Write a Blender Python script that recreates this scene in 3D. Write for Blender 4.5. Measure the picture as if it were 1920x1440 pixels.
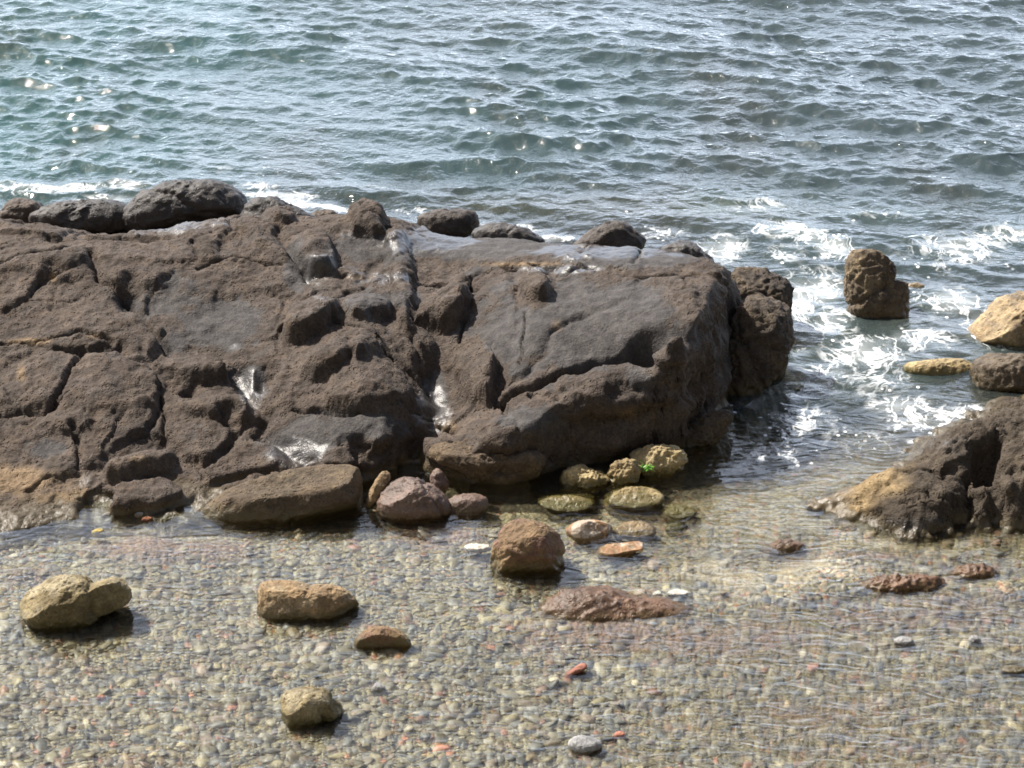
import bpy, bmesh, math, random
import numpy as np
from mathutils import Vector, Matrix

for o in list(bpy.data.objects):
    bpy.data.objects.remove(o, do_unlink=True)
scene = bpy.context.scene
COL = scene.collection
R = math.radians

# ------------------------------------------------------------------ camera
CAM_H, PITCH, HFOV = 7.0, R(24.0), R(22.0)
cam = bpy.data.cameras.new('camera')
cam.sensor_width = 36.0
cam.lens = 18.0 / math.tan(HFOV / 2)
cam.clip_start, cam.clip_end = 0.1, 3000
cam_o = bpy.data.objects.new('camera', cam)
COL.objects.link(cam_o)
cam_o.location = (0, 0, CAM_H)
cam_o.rotation_euler = (math.pi / 2 - PITCH, 0, 0)
scene.camera = cam_o

# ------------------------------------------------------------------ sky and sun
SUN_EL, SUN_AZ = R(50.0), R(-55.0)     # azimuth from +Y (out to sea), negative = to the left
world = bpy.data.worlds.new('World')
scene.world = world
world.use_nodes = True
wn = world.node_tree
wn.nodes.clear()
sky = wn.nodes.new('ShaderNodeTexSky')
sky.sky_type = 'NISHITA'
sky.sun_disc = False
sky.sun_elevation = SUN_EL
sky.sun_rotation = SUN_AZ
sky.air_density, sky.dust_density, sky.ozone_density = 1.0, 4.0, 1.0
bg = wn.nodes.new('ShaderNodeBackground')
bg.inputs['Strength'].default_value = 0.06
wo = wn.nodes.new('ShaderNodeOutputWorld')
tc = wn.nodes.new('ShaderNodeTexCoord')
sx_ = wn.nodes.new('ShaderNodeSeparateXYZ')
wn.links.new(tc.outputs['Generated'], sx_.inputs[0])


def wramp(sock, a, b, lo, hi):
    nd = wn.nodes.new('ShaderNodeMapRange')
    nd.interpolation_type = 'SMOOTHSTEP'
    wn.links.new(sock, nd.inputs[0])
    for k_, v_ in zip((1, 2, 3, 4), (a, b, lo, hi)):
        nd.inputs[k_].default_value = v_
    return nd.outputs[0]


vm = wn.nodes.new('ShaderNodeMath')
vm.operation = 'MULTIPLY'
wn.links.new(wramp(sx_.outputs[2], .29, .66, 1.0, 0.0), vm.inputs[0])      # added low glow, out of view ...
wn.links.new(wramp(sx_.outputs[1], .15, .60, 0.0, 1.0), vm.inputs[1])      # ... on the seaward side, to brighten the water's reflection
cn = wn.nodes.new('ShaderNodeTexNoise')
wn.links.new(tc.outputs['Generated'], cn.inputs['Vector'])
cn.inputs['Scale'].default_value = 2.6
cn.inputs['Detail'].default_value = 5
cm = wn.nodes.new('ShaderNodeMath')
cm.operation = 'MULTIPLY_ADD'
cm.inputs[1].default_value = 1.2
cm.inputs[2].default_value = .4
wn.links.new(cn.outputs[0], cm.inputs[0])
cf = wn.nodes.new('ShaderNodeMath')
cf.operation = 'MULTIPLY'
wn.links.new(vm.outputs[0], cf.inputs[0])
wn.links.new(cm.outputs[0], cf.inputs[1])
added_glow = wn.nodes.new('ShaderNodeMixRGB')
added_glow.blend_type = 'ADD'
added_glow.inputs[2].default_value = (19.2, 21.8, 26.6, 1)     # added sky brightness for the sea to reflect, in the sky texture's units
wn.links.new(cf.outputs[0], added_glow.inputs[0])
wn.links.new(sky.outputs[0], added_glow.inputs[1])
added_glow.use_clamp = False
wn.links.new(added_glow.outputs[0], bg.inputs[0])
wn.links.new(bg.outputs[0], wo.inputs[0])
sl = bpy.data.lights.new('sun', 'SUN')
sl.energy = 5.0
sl.angle = R(0.5)
sl.color = (1.0, 0.94, 0.86)
so = bpy.data.objects.new('sun', sl)
COL.objects.link(so)
sdir = Vector((math.cos(SUN_EL) * math.sin(SUN_AZ), math.cos(SUN_EL) * math.cos(SUN_AZ), math.sin(SUN_EL)))
so.rotation_euler = (-sdir).to_track_quat('-Z', 'Y').to_euler()
so.location = sdir * 60
scene.view_settings.view_transform = 'Standard'
scene.view_settings.look = 'None'
scene.view_settings.exposure = 0.85
scene.view_settings.gamma = 1.0
try:
    scene.cycles.max_bounces = 8
    scene.cycles.filter_width = 1.7
    scene.cycles.transparent_max_bounces = 8
    scene.cycles.sample_clamp_indirect = 6
except Exception:
    pass

# ------------------------------------------------------------------ surveying helpers
F = 960.0 / math.tan(HFOV / 2)
cp, sp = math.cos(PITCH), math.sin(PITCH)
C0 = np.array([0, 0, CAM_H])


def ray(u, v):
    a = (np.asarray(u, float) - 960) / F
    b = (720 - np.asarray(v, float)) / F
    return np.stack([a, cp + b * sp, -sp + b * cp], -1)   # forward length 1


def unproj(u, v, z=0.0):
    d = ray(u, v)
    t = (z - CAM_H) / d[..., 2]
    return C0 + d * t[..., None]


def proj(P):
    q = P - C0
    dep = q[..., 1] * cp - q[..., 2] * sp
    up = q[..., 1] * sp + q[..., 2] * cp
    return 960 + F * q[..., 0] / dep, 720 - F * up / dep


# ------------------------------------------------------------------ noise
_rng = np.random.RandomState(7)
_perm = np.tile(_rng.permutation(512), 3)
_grad = _rng.normal(size=(512, 3))
_grad /= np.linalg.norm(_grad, axis=1)[:, None]


def perlin(P, seed=0):
    P = np.asarray(P, float) + seed * 17.37
    i = np.floor(P).astype(np.int64)
    f = P - i
    w = f * f * f * (f * (f * 6 - 15) + 10)
    i &= 511
    out = 0
    for dx in (0, 1):
        wx = w[:, 0] if dx else 1 - w[:, 0]
        for dy in (0, 1):
            wy = w[:, 1] if dy else 1 - w[:, 1]
            for dz in (0, 1):
                wz = w[:, 2] if dz else 1 - w[:, 2]
                h = _perm[_perm[_perm[(i[:, 0] + dx) & 511] + ((i[:, 1] + dy) & 511)] + ((i[:, 2] + dz) & 511)]
                g = _grad[h]
                out = out + wx * wy * wz * (g[:, 0] * (f[:, 0] - dx) + g[:, 1] * (f[:, 1] - dy) + g[:, 2] * (f[:, 2] - dz))
    return out * 1.5


def fbm(P, octv=4, seed=0, gain=0.5, lac=2.03):
    a, s, t = 1.0, 0, 0
    P = np.asarray(P, float)
    for k in range(octv):
        s = s + a * perlin(P, seed + k)
        t += a
        a *= gain
        P = P * lac
    return s / t


def ridged(P, octv=4, seed=0):
    a, s, t = 1.0, 0, 0
    for k in range(octv):
        s = s + a * (1 - 2 * np.abs(perlin(P, seed + k)))
        t += a
        a *= .5
        P = P * 2.07
    return s / t


def cells(P, seed=0):
    """distance to the nearest feature point of a jittered 3D lattice"""
    P = np.asarray(P, float)
    i = np.floor(P).astype(np.int64)
    best = np.full(len(P), 9.0)
    for dx in (-1, 0, 1):
        for dy in (-1, 0, 1):
            for dz in (-1, 0, 1):
                c = i + (dx, dy, dz)
                k = (c & 511)
                h = _perm[_perm[_perm[k[:, 0]] + k[:, 1]] + k[:, 2]]
                h = (h + seed * 31) & 511
                q = c + .5 + .45 * _grad[h] - P
                best = np.minimum(best, (q * q).sum(1))
    return np.sqrt(best)


def plates(P2, seed=0):
    """2D cellular plates: per-cell random triple, distance to the plate edge"""
    i = np.floor(P2).astype(np.int64)
    b1 = np.full(len(P2), 9.0)
    b2 = np.full(len(P2), 9.0)
    idx = np.zeros(len(P2), np.int64)
    off = np.zeros((len(P2), 2))
    for dx in (-1, 0, 1):
        for dy in (-1, 0, 1):
            c = i + (dx, dy)
            k = c & 511
            h = (_perm[_perm[k[:, 0]] + k[:, 1]] + seed * 37) & 511
            q = P2 - (c + .5 + .62 * _grad[h][:, :2])
            d = np.sqrt((q * q).sum(1))
            near = d < b1
            b2 = np.where(near, b1, np.minimum(b2, d))
            off = np.where(near[:, None], q, off)
            idx = np.where(near, h, idx)
            b1 = np.minimum(b1, d)
    return _grad[(idx * 7 + 3) & 511], off, b2 - b1


def sstep(a, b, x):
    t = np.clip((x - a) / (b - a), 0, 1)
    return t * t * (3 - 2 * t)


def poly_sd(P, poly):
    """signed distance, positive inside"""
    n = len(poly)
    best = np.full(len(P), 1e18)
    ins = np.zeros(len(P), bool)
    for k in range(n):
        a, b = poly[k], poly[(k + 1) % n]
        e = b - a
        w = P - a
        t = np.clip((w @ e) / max(e @ e, 1e-12), 0, 1)
        d = w - t[:, None] * e
        best = np.minimum(best, (d * d).sum(1))
        c = ((a[1] <= P[:, 1]) != (b[1] <= P[:, 1]))
        if abs(e[1]) > 1e-12:
            ins ^= c & (P[:, 0] < a[0] + (P[:, 1] - a[1]) * e[0] / e[1])
    d = np.sqrt(best)
    return np.where(ins, d, -d)


def line_d(P, pts):
    best = np.full(len(P), 1e18)
    for a, b in zip(pts[:-1], pts[1:]):
        e = b - a
        w = P - a
        t = np.clip((w @ e) / max(e @ e, 1e-12), 0, 1)
        d = w - t[:, None] * e
        best = np.minimum(best, (d * d).sum(1))
    return np.sqrt(best)


def smooth_poly(p, it=2):
    p = np.asarray(p, float)
    for _ in range(it):
        q = np.roll(p, -1, 0)
        p = np.stack([.75 * p + .25 * q, .25 * p + .75 * q], 1).reshape(-1, 2)
    return p


# ------------------------------------------------------------------ mesh helpers
def mesh_obj(name, V, Fc, mat, parent=None, smooth=True, colors=None, attrs=None):
    V = np.asarray(V, np.float32)
    Fc = np.asarray(Fc, np.int32)
    me = bpy.data.meshes.new(name)
    k = Fc.shape[1]
    me.vertices.add(len(V))
    me.vertices.foreach_set('co', V.ravel())
    me.loops.add(Fc.size)
    me.loops.foreach_set('vertex_index', Fc.ravel())
    me.polygons.add(len(Fc))
    me.polygons.foreach_set('loop_start', np.arange(0, Fc.size, k, dtype=np.int32))
    me.polygons.foreach_set('loop_total', np.full(len(Fc), k, np.int32))
    me.update(calc_edges=True)
    me.validate()
    if smooth:
        me.polygons.foreach_set('use_smooth', np.ones(len(Fc), bool))
    if colors is not None:
        a = me.color_attributes.new('tone', 'FLOAT_COLOR', 'POINT')
        c = np.ones((len(V), 4), np.float32)
        c[:, :3] = colors
        a.data.foreach_set('color', c.ravel())
    for nm, arr in (attrs or {}).items():
        a = me.attributes.new(nm, 'FLOAT', 'POINT')
        a.data.foreach_set('value', np.asarray(arr, np.float32))
    if mat:
        me.materials.append(mat)
    o = bpy.data.objects.new(name, me)
    COL.objects.link(o)
    if parent:
        o.parent = parent
    return o


def tag(o, label, cat, group=None, kind=None):
    o['label'] = label
    o['category'] = cat
    if group:
        o['group'] = group
    if kind:
        o['kind'] = kind
    return o


def grid_faces(ny, nx):
    i = np.arange(ny * nx).reshape(ny, nx)
    return np.stack([i[:-1, :-1], i[:-1, 1:], i[1:, 1:], i[1:, :-1]], -1).reshape(-1, 4)


# ------------------------------------------------------------------ materials
class N:
    def __init__(s, name):
        s.m = bpy.data.materials.new(name)
        s.m.use_nodes = True
        s.t = s.m.node_tree
        s.t.nodes.clear()
        s.out = s.t.nodes.new('ShaderNodeOutputMaterial')

    def n(s, typ, **kw):
        nd = s.t.nodes.new('ShaderNode' + typ)
        for k, v in kw.items():
            if k == 'i':
                for kk, vv in v.items():
                    s.set(nd, kk, vv)
            else:
                setattr(nd, k, v)
        return nd

    def set(s, nd, k, v):
        inp = nd.inputs[k]
        if isinstance(v, bpy.types.NodeSocket):
            s.t.links.new(v, inp)
        else:
            if isinstance(v, tuple) and len(v) == 3 and inp.type == 'RGBA':
                v = v + (1,)
            inp.default_value = v

    def math(s, op, a, b=0.0, clamp=False):
        nd = s.n('Math', operation=op, use_clamp=clamp)
        s.set(nd, 0, a)
        s.set(nd, 1, b)
        return nd.outputs[0]

    def mix(s, f, a, b, blend='MIX'):
        nd = s.n('MixRGB', blend_type=blend)
        s.set(nd, 0, f)
        s.set(nd, 1, a)
        s.set(nd, 2, b)
        return nd.outputs[0]

    def ramp(s, f, a, b, to0=0.0, to1=1.0):
        nd = s.n('MapRange', interpolation_type='SMOOTHSTEP')
        s.set(nd, 0, f)
        for k, v in zip((1, 2, 3, 4), (a, b, to0, to1)):
            s.set(nd, k, v)
        return nd.outputs[0]

    def noise(s, vec, scale, detail=4, rough=.55, dist=0.0):
        nd = s.n('TexNoise')
        s.set(nd, 'Vector', vec)
        nd.inputs['Scale'].default_value = scale
        nd.inputs['Detail'].default_value = detail
        nd.inputs['Roughness'].default_value = rough
        nd.inputs['Distortion'].default_value = dist
        return nd.outputs[0]

    def voro(s, vec, scale, feature='F1', out='Distance', rnd=1.0):
        nd = s.n('TexVoronoi', feature=feature)
        s.set(nd, 'Vector', vec)
        nd.inputs['Scale'].default_value = scale
        nd.inputs['Randomness'].default_value = rnd
        return nd.outputs[out]

    def attr(s, name, out='Fac'):
        return s.n('Attribute', attribute_name=name).outputs[out]

    def scaled(s, vec, sc):
        nd = s.n('Mapping')
        s.set(nd, 'Vector', vec)
        nd.inputs['Scale'].default_value = sc
        return nd.outputs[0]


def rock_material(name, base=None, dark=None, pit=1.0, wet=0.0, water_band=0.06, algae=(.16, .12, .03), use_attr=False, fine=45.0,
                  patch=None, patch_amt=.5):
    s = N(name)
    geo = s.n('NewGeometry')
    P = geo.outputs['Position']
    n1 = s.noise(P, 2.2, 5, .6)
    n2 = s.noise(P, 13, 5, .65)
    n3 = s.noise(P, 70, 3, .6)
    if use_attr:
        col = s.attr('tone', 'Color')
        wetv = s.attr('wet')
        pitv = s.attr('pit')
    else:
        col = s.mix(s.ramp(n1, .35, .65), dark, base)
        if patch:
            col = s.mix(s.math('MULTIPLY', s.ramp(s.noise(P, 5.5, 4, .6, .4), .47, .62), patch_amt), col, patch)
        wetv, pitv = wet, pit
    # mottling in the stone itself
    col = s.mix(.55, col, s.mix(s.ramp(n2, .3, .7), (.25, .24, .24), (.75, .74, .72)), 'OVERLAY')
    col = s.mix(.35, col, s.mix(s.ramp(n3, .3, .7), (.2, .2, .2), (.8, .79, .77)), 'OVERLAY')
    # vesicles
    v1 = s.voro(s.mix(.06, P, s.n('TexNoise', i={'Vector': P, 'Scale': 20.0}).outputs['Color']), fine)
    v2 = s.voro(P, fine * .42)
    pits = s.math('MULTIPLY', s.ramp(v1, .05, .45, 1, 0), s.ramp(n2, .42, .6))
    # waterline growth: a band fixed to the stone
    z = s.n('SeparateXYZ', i={0: P}).outputs[2]
    zz = s.math('ADD', z, s.math('MULTIPLY', s.math('SUBTRACT', n2, .5), .10))
    band = s.ramp(zz, water_band * .2, water_band * 1.4, 1, 0)
    col = s.mix(s.math('MULTIPLY', band, .75), col, s.mix(n2, algae, tuple(c * .45 for c in algae)))
    wetz = s.math('MAXIMUM', s.math('MULTIPLY', band, .8), wetv)
    col = s.mix(s.math('MULTIPLY', wetz, .42), col, (.0, .0, .0))
    h = s.math('ADD', s.math('MULTIPLY', n2, .9), s.math('MULTIPLY', n3, .35))
    h = s.math('SUBTRACT', h, s.math('MULTIPLY', s.math('MULTIPLY', pits, pitv), .8))
    h = s.math('ADD', h, s.math('MULTIPLY', s.math('MULTIPLY', v2, pitv), .35))
    bump = s.n('Bump', i={'Strength': s.ramp(wetz, .1, 1, .8, .35), 'Distance': .028, 'Height': h})
    bs = s.n('BsdfPrincipled')
    s.set(bs, 'Base Color', col)
    rough = s.ramp(wetz, 0, 1, .92, .40)
    s.set(bs, 'Roughness', rough)
    s.set(bs, 'Specular IOR Level', s.ramp(wetz, 0, 1, .22, .55))
    s.set(bs, 'Normal', bump.outputs[0])
    s.t.links.new(bs.outputs[0], s.out.inputs[0])
    return s.m


# ------------------------------------------------------------------ height-field rock masses
class Mass:
    def __init__(s, x0, x1, y0, y1, step):
        s.nx, s.ny = int((x1 - x0) / step) + 1, int((y1 - y0) / step) + 1
        s.x0, s.y0, s.st = x0, y0, step
        X, Y = np.meshgrid(x0 + np.arange(s.nx) * step, y0 + np.arange(s.ny) * step)
        s.P = np.stack([X.ravel(), Y.ravel()], 1)
        s.H = np.zeros(len(s.P))

    def spline(s, pts):
        pts = np.array(pts, float)
        w = unproj(pts[:, 0], pts[:, 1], pts[:, 2])
        xy, z = w[:, :2], w[:, 2]
        n = len(xy)
        d = np.linalg.norm(xy[:, None] - xy[None], axis=2)
        K = d * d * np.log(d + 1e-9) + np.eye(n) * .02
        A = np.zeros((n + 3, n + 3))
        A[:n, :n] = K
        A[:n, n:] = np.c_[np.ones(n), xy]
        A[n:, :n] = A[:n, n:].T
        co = np.linalg.solve(A, np.r_[z, 0, 0, 0])
        H = np.zeros(len(s.P))
        for k in range(0, len(s.P), 40000):
            q = s.P[k:k + 40000]
            d = np.linalg.norm(q[:, None] - xy[None], axis=2)
            H[k:k + 40000] = (d * d * np.log(d + 1e-9)) @ co[:n] + co[n] + q @ co[n + 1:]
        s.H = H

    def coast(s, poly, widths, under=1.2, unders=None):
        s.Htop = s.H.copy()
        poly = np.asarray(poly, float)
        sd = poly_sd(s.P, poly) + .05 * fbm(np.c_[s.P * 2.2, np.zeros(len(s.P))], 4, 3)
        w = np.zeros(len(s.P))
        ws = np.zeros(len(s.P))
        for p, wd in zip(poly, widths):
            q = 1 / (((s.P - p) ** 2).sum(1) + .02) ** 1.5
            w += q * wd
            ws += q
        w /= ws
        k = np.clip(sd / w, 0, 1)
        k = 1 - (1 - k) ** 2.6
        s.H = np.where(sd > 0, np.maximum(s.H, .05) * k, np.maximum(sd * under, -.6))
        s.sd = sd
        if unders:
            u_ = np.zeros(len(s.P))
            for p, ud in zip(poly, unders):
                u_ += ud / (((s.P - p) ** 2).sum(1) + .02) ** 1.5
            s.und = u_ / ws
            s.top = np.maximum(s.Htop, .12)
            gy, gx = np.gradient(sd.reshape(s.ny, s.nx), s.st)
            gl = np.hypot(gx, gy) + 1e-6
            s.inw = np.stack([(gx / gl).ravel(), (gy / gl).ravel()], 1)

    def sample(s, x, y):
        fx = np.clip((x - s.x0) / s.st, 0, s.nx - 1.001)
        fy = np.clip((y - s.y0) / s.st, 0, s.ny - 1.001)
        ix, iy = fx.astype(int), fy.astype(int)
        a, b = fx - ix, fy - iy
        H = s.H.reshape(s.ny, s.nx)
        return (H[iy, ix] * (1 - a) * (1 - b) + H[iy, ix + 1] * a * (1 - b) + H[iy + 1, ix] * (1 - a) * b + H[iy + 1, ix + 1] * a * b)

    def freeze(s):
        s.H0 = s.H.copy()

    def hit(s, pts):
        pts = np.asarray(pts, float)
        d = ray(pts[:, 0], pts[:, 1])
        lo = (1.3 - CAM_H) / d[:, 2]
        hi = (-.3 - CAM_H) / d[:, 2]
        T = np.linspace(0, 1, 500)
        tt = lo[:, None] + (hi - lo)[:, None] * T
        q = C0 + d[:, None] * tt[..., None]
        keep = s.H
        s.H = s.H0
        hh = s.sample(q[..., 0].ravel(), q[..., 1].ravel()).reshape(tt.shape)
        s.H = keep
        k = np.argmax(q[..., 2] < hh, axis=1)
        return q[np.arange(len(pts)), k][:, :2]

    def block(s, poly, front, back, edge=.022, g=(.35, -1), wob=.022, round_=.35):
        p = smooth_poly(s.hit(poly), 1)
        m = 6 * edge + .1
        idx = np.where((s.P[:, 0] > p[:, 0].min() - m) & (s.P[:, 0] < p[:, 0].max() + m) & (s.P[:, 1] > p[:, 1].min() - m) & (s.P[:, 1] < p[:, 1].max() + m))[0]
        Q = s.P[idx]
        sd = poly_sd(Q, p) + wob * fbm(np.c_[Q * 7, np.zeros(len(Q))], 3, 5)
        g = np.array(g, float)
        g /= np.linalg.norm(g)
        a = p @ g
        t = np.clip((Q @ g - a.min()) / (a.max() - a.min()), 0, 1)
        inner = max(sd.max(), .01)
        dome = 1 - round_ * (1 - np.clip(sd / inner, 0, 1)) ** 2
        s.H[idx] += sstep(-edge, edge, sd) * (back + (front - back) * t) * dome

    def crack(s, pts, w, d):
        p = s.hit(pts)
        m = .3
        idx = np.where((s.P[:, 0] > p[:, 0].min() - m) & (s.P[:, 0] < p[:, 0].max() + m) & (s.P[:, 1] > p[:, 1].min() - m) & (s.P[:, 1] < p[:, 1].max() + m))[0]
        Q = s.P[idx]
        Qn = Q + .035 * np.c_[fbm(np.c_[Q * 6, np.zeros(len(Q))], 3, 8), fbm(np.c_[Q * 6, np.ones(len(Q)) * 5], 3, 9)]
        ww = w * (.8 + .6 * fbm(np.c_[Q * 4, np.ones(len(Q)) * 3], 2, 4))
        dd = line_d(Qn, p)
        s.H[idx] -= d * np.exp(-(dd / np.maximum(ww, .006)) ** 2)

    def pit(s, u, v, ru, rv, d, hard=2.0):
        c = s.hit([(u, v), (u + ru, v)])
        rx = abs(c[1, 0] - c[0, 0])
        ry = rx * rv / ru / .42
        Q = s.P - c[0] + .03 * np.c_[fbm(np.c_[s.P * 5, np.zeros(len(s.P))], 2, 18), fbm(np.c_[s.P * 5, np.ones(len(s.P)) * 5], 2, 19)]
        q = (Q[:, 0] / rx) ** 2 + (Q[:, 1] / ry) ** 2
        s.H -= d * np.exp(-q ** hard)

    def finish(s, rough_amt=.03, pit_amt=.012, low=-.35, seed=1, big=.03):
        """returns 3D verts with rugged displacement along the normal"""
        st = s.st
        H = s.H.reshape(s.ny, s.nx)
        for fq, hh, cr, sd_ in s.plate:
            z0 = np.zeros(len(s.P))
            wq = s.P * (1, .8) * fq + .30 * np.c_[fbm(np.c_[s.P * fq * .9, z0], 4, seed + 31), fbm(np.c_[s.P * fq * .9, z0 + 9], 4, seed + 32)] * 1.6
            g3, of, ed = plates(wq, sd_)
            on = (.25 + .75 * s.rough) * sstep(.0, .25, s.sd)
            s.H = s.H + on * hh * (g3[:, 0] * .8 + (of * g3[:, 1:]).sum(1) * 1.3) * sstep(0, .12, ed)
            s.H = s.H - on * cr * np.exp(-(ed / .05) ** 2) * sstep(-.1, .25, perlin(np.c_[s.P * fq * .7, z0 + 4], seed))
        H = s.H.reshape(s.ny, s.nx)
        P3 = np.c_[s.P, s.H]
        gy, gx = np.gradient(H, st)
        n = np.stack([-gx.ravel(), -gy.ravel(), np.ones(len(s.P))], 1)
        n /= np.linalg.norm(n, axis=1)[:, None]
        rg = sstep(-.15, .35, fbm(P3 * 1.7, 3, seed + 40)) if s.rough is None else s.rough
        d = big * fbm(P3 * 2.6, 3, seed + 20) + rough_amt * (.35 + .65 * rg) * fbm(P3 * 7.5, 5, seed, .62)
        if s.knob:
            d = d + s.knob * (ridged(P3 * 4.5, 4, seed + 9) - .35)
        Pw_ = P3 + .02 * np.c_[perlin(P3 * 14, 5), perlin(P3 * 14, 6), perlin(P3 * 14, 7)]
        c = cells(Pw_ * 19, seed)
        c2 = cells(Pw_ * 36 + 3, seed + 3)
        d = d + rg * pit_amt * (np.clip(c, 0, .8) - .45) * 1.6 + rg * pit_amt * .8 * (np.clip(c2, 0, .8) - .45)
        s.V = P3 + n * d[:, None]
        if s.und is not None:
            k = s.und * sstep(.85, .1, s.H / s.top) * (s.sd < .45) * sstep(-.6, -.1, s.sd)
            s.V[:, :2] += s.inw * k[:, None]
        wst = sstep(.78, .5, n[:, 2]) * sstep(-.5, -.2, s.V[:, 2]) * sstep(.30, .18, s.sd) * sstep(17.2, 16.9, s.P[:, 1])
        G = s.V.reshape(s.ny, s.nx, 3)
        wg = wst.reshape(s.ny, s.nx)
        for _ in range(3):
            wg[1:-1, 1:-1] = (wg[1:-1, 1:-1] * 2 + wg[:-2, 1:-1] + wg[2:, 1:-1] + wg[1:-1, :-2] + wg[1:-1, 2:]) / 6
        wg = np.clip(wg * 1.3, 0, 1)
        wg[0], wg[-1], wg[:, 0], wg[:, -1] = 0, 0, 0, 0
        for _ in range(s.relax):
            av = (np.roll(G, 1, 0) + np.roll(G, -1, 0) + np.roll(G, 1, 1) + np.roll(G, -1, 1)) / 4
            G = G + (av - G) * (wg * .8)[..., None]
        nn = np.cross(np.gradient(G, axis=1), np.gradient(G, axis=0)).reshape(-1, 3)
        nn /= np.linalg.norm(nn, axis=1)[:, None] + 1e-9
        Q = G.reshape(-1, 3)
        dd = wg.ravel() * (s.crag * fbm(Q * 3.4, 4, seed + 51, .55) + s.crag * .5 * (ridged(Q * 6.5, 4, seed + 52) - .3) + s.crag * .9 * fbm(Q * (2.2, 2.2, 10) + 2, 3, seed + 54) + .012 * fbm(Q * 22, 3, seed + 53))
        s.V = Q + nn * dd[:, None]
        Fq = grid_faces(s.ny, s.nx)
        ok = (s.V[Fq, 2].max(1) > low)
        Fq = Fq[ok]
        used = np.unique(Fq)
        mp = np.full(len(s.V), -1)
        mp[used] = np.arange(len(used))
        s.used = used
        s.F = mp[Fq]
        return s.V[used], s.F

    rough = None
    relax = 40
    crag = .05
    plate = ()
    knob = 0
    und = None


def blobs(U, V, lst, jitter=None):
    m = np.zeros(len(U))
    for u, v, ru, rv, a in lst:
        q = ((U - u) / ru) ** 2 + ((V - v) / rv) ** 2
        m = np.maximum(m, a * np.exp(-q * 1.2))
    return m


# ------------------------------------------------------------------ main outcrop
BROWN = [(890, 700, 50, 60, 1), (1003, 548, 32, 30, 1), (1270, 700, 50, 50, .5), (830, 570, 50, 50, .7), (1330, 560, 60, 50, .5), (930, 860, 130, 40, .9)]
GREY = [(1000, 600, 420, 190, .62), (700, 560, 120, 60, .55), (330, 560, 160, 110, .6), (1150, 620, 230, 130, .9), (700, 470, 170, 50, .75), (640, 800, 190, 40, .8), (420, 610, 110, 70, 1), (330, 640, 50, 40, .8), (1080, 600, 260, 110, .95), (950, 640, 90, 90, 1), (620, 800, 150, 45, .8), (560, 830, 90, 40, 1),
                    (1000, 790, 110, 50, .75), (900, 460, 330, 40, .9), (560, 500, 40, 80, .8), (1200, 480, 200, 40, .8), (780, 560, 100, 30, .8), (1200, 720, 120, 50, .7),
                    (470, 720, 40, 50, 1), (820, 740, 40, 60, 1), (350, 810, 120, 50, .45), (1400, 650, 120, 150, .7), (80, 840, 70, 30, .6), (250, 570, 60, 40, .6)]
M = Mass(-4.6, 2.15, 13.2, 18.7, .0115)
pts = []
for u in (-600, -300, 0, 200):
    pts += [(u, 985, .02), (u, 880, .12), (u, 760, .30), (u, 650, .45), (u, 540, .58), (u, 440, .67)]
pts += [(450, 880, .10), (450, 780, .22), (450, 700, .33), (430, 630, .41), (430, 560, .50), (450, 480, .62), (450, 410, .66),
        (350, 600, .46), (350, 520, .58),
        (600, 870, .13), (600, 800, .25), (600, 750, .32), (600, 700, .42), (600, 640, .50), (600, 590, .55), (600, 520, .55), (600, 460, .60), (600, 410, .64),
        (720, 850, .20), (720, 790, .28), (720, 740, .37), (720, 680, .45), (720, 620, .52), (720, 560, .54), (720, 500, .54), (720, 450, .60), (720, 405, .64),
        (830, 850, .26), (830, 800, .20), (830, 750, .23), (830, 700, .30), (830, 640, .40), (830, 560, .50), (830, 500, .55), (830, 450, .58),
        (950, 870, .20), (950, 800, .30), (950, 745, .38), (950, 690, .46), (950, 620, .56), (950, 560, .61), (950, 510, .64), (950, 450, .60),
        (1100, 800, .35), (1100, 740, .42), (1100, 700, .47), (1100, 650, .57), (1100, 600, .64), (1100, 520, .70), (1100, 470, .66),
        (1200, 720, .45), (1200, 690, .50), (1200, 640, .62), (1200, 580, .69), (1200, 520, .72), (1200, 465, .68),
        (1290, 760, .38), (1290, 690, .50), (1290, 620, .70), (1290, 530, .75), (1290, 475, .68),
        (1365, 590, .73), (1365, 535, .74), (1365, 500, .66)]
for uu, vc in ((-900, 418), (-600, 418), (-300, 418), (0, 418), (200, 425), (330, 418), (450, 400), (600, 402), (720, 400), (830, 428), (950, 440), (1100, 456), (1200, 462), (1290, 470), (1380, 505)):
    pts += [(uu, vc + 14, .44), (uu, vc + 20, .25), (uu, vc + 24, .05)]
M.spline(pts)
cu = [(-900, 1000, .5), (-400, 1000, .5), (0, 1000, .5), (160, 978, .3), (300, 965, .3), (400, 960, .3), (560, 940, .25), (680, 905, .12), (740, 890, .07),
      (800, 890, .05), (880, 915, .05), (1000, 910, .06), (1050, 885, .05), (1110, 876, .05), (1180, 868, .05), (1240, 857, .06), (1300, 845, .08), (1340, 800, .10), (1362, 740, .11), (1385, 690, .12), (1405, 640, .15)]
UND = [0, 0, 0, .05, .0, .0, .0, .05, .10, .12, .10, .10, .10, .12, .12, .12, .10, .06, .05, .05, .03]
cw = [tuple(unproj(u, v, 0.)[:2]) for u, v, w in cu] + [(1.52, 16.4), (1.48, 16.9), (1.2, 17.5), (.3, 17.9), (-1.2, 18.5), (-4.6, 18.5), (-7, 18.5)]
M.coast(cw, [c[2] for c in cu] + [.2, .3, .3, .4, .4, .4, .4], unders=UND + [0] * 7)
M.freeze()
_U, _W = proj(np.c_[M.P, M.H])
_n = fbm(np.c_[M.P * 3.1, np.zeros(len(M.P))], 4, 62)
M.rough = 1 - .85 * sstep(.3, .7, blobs(_U, _W, GREY) - blobs(_U, _W, BROWN) + .3 * _n)
B = M.block
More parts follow.
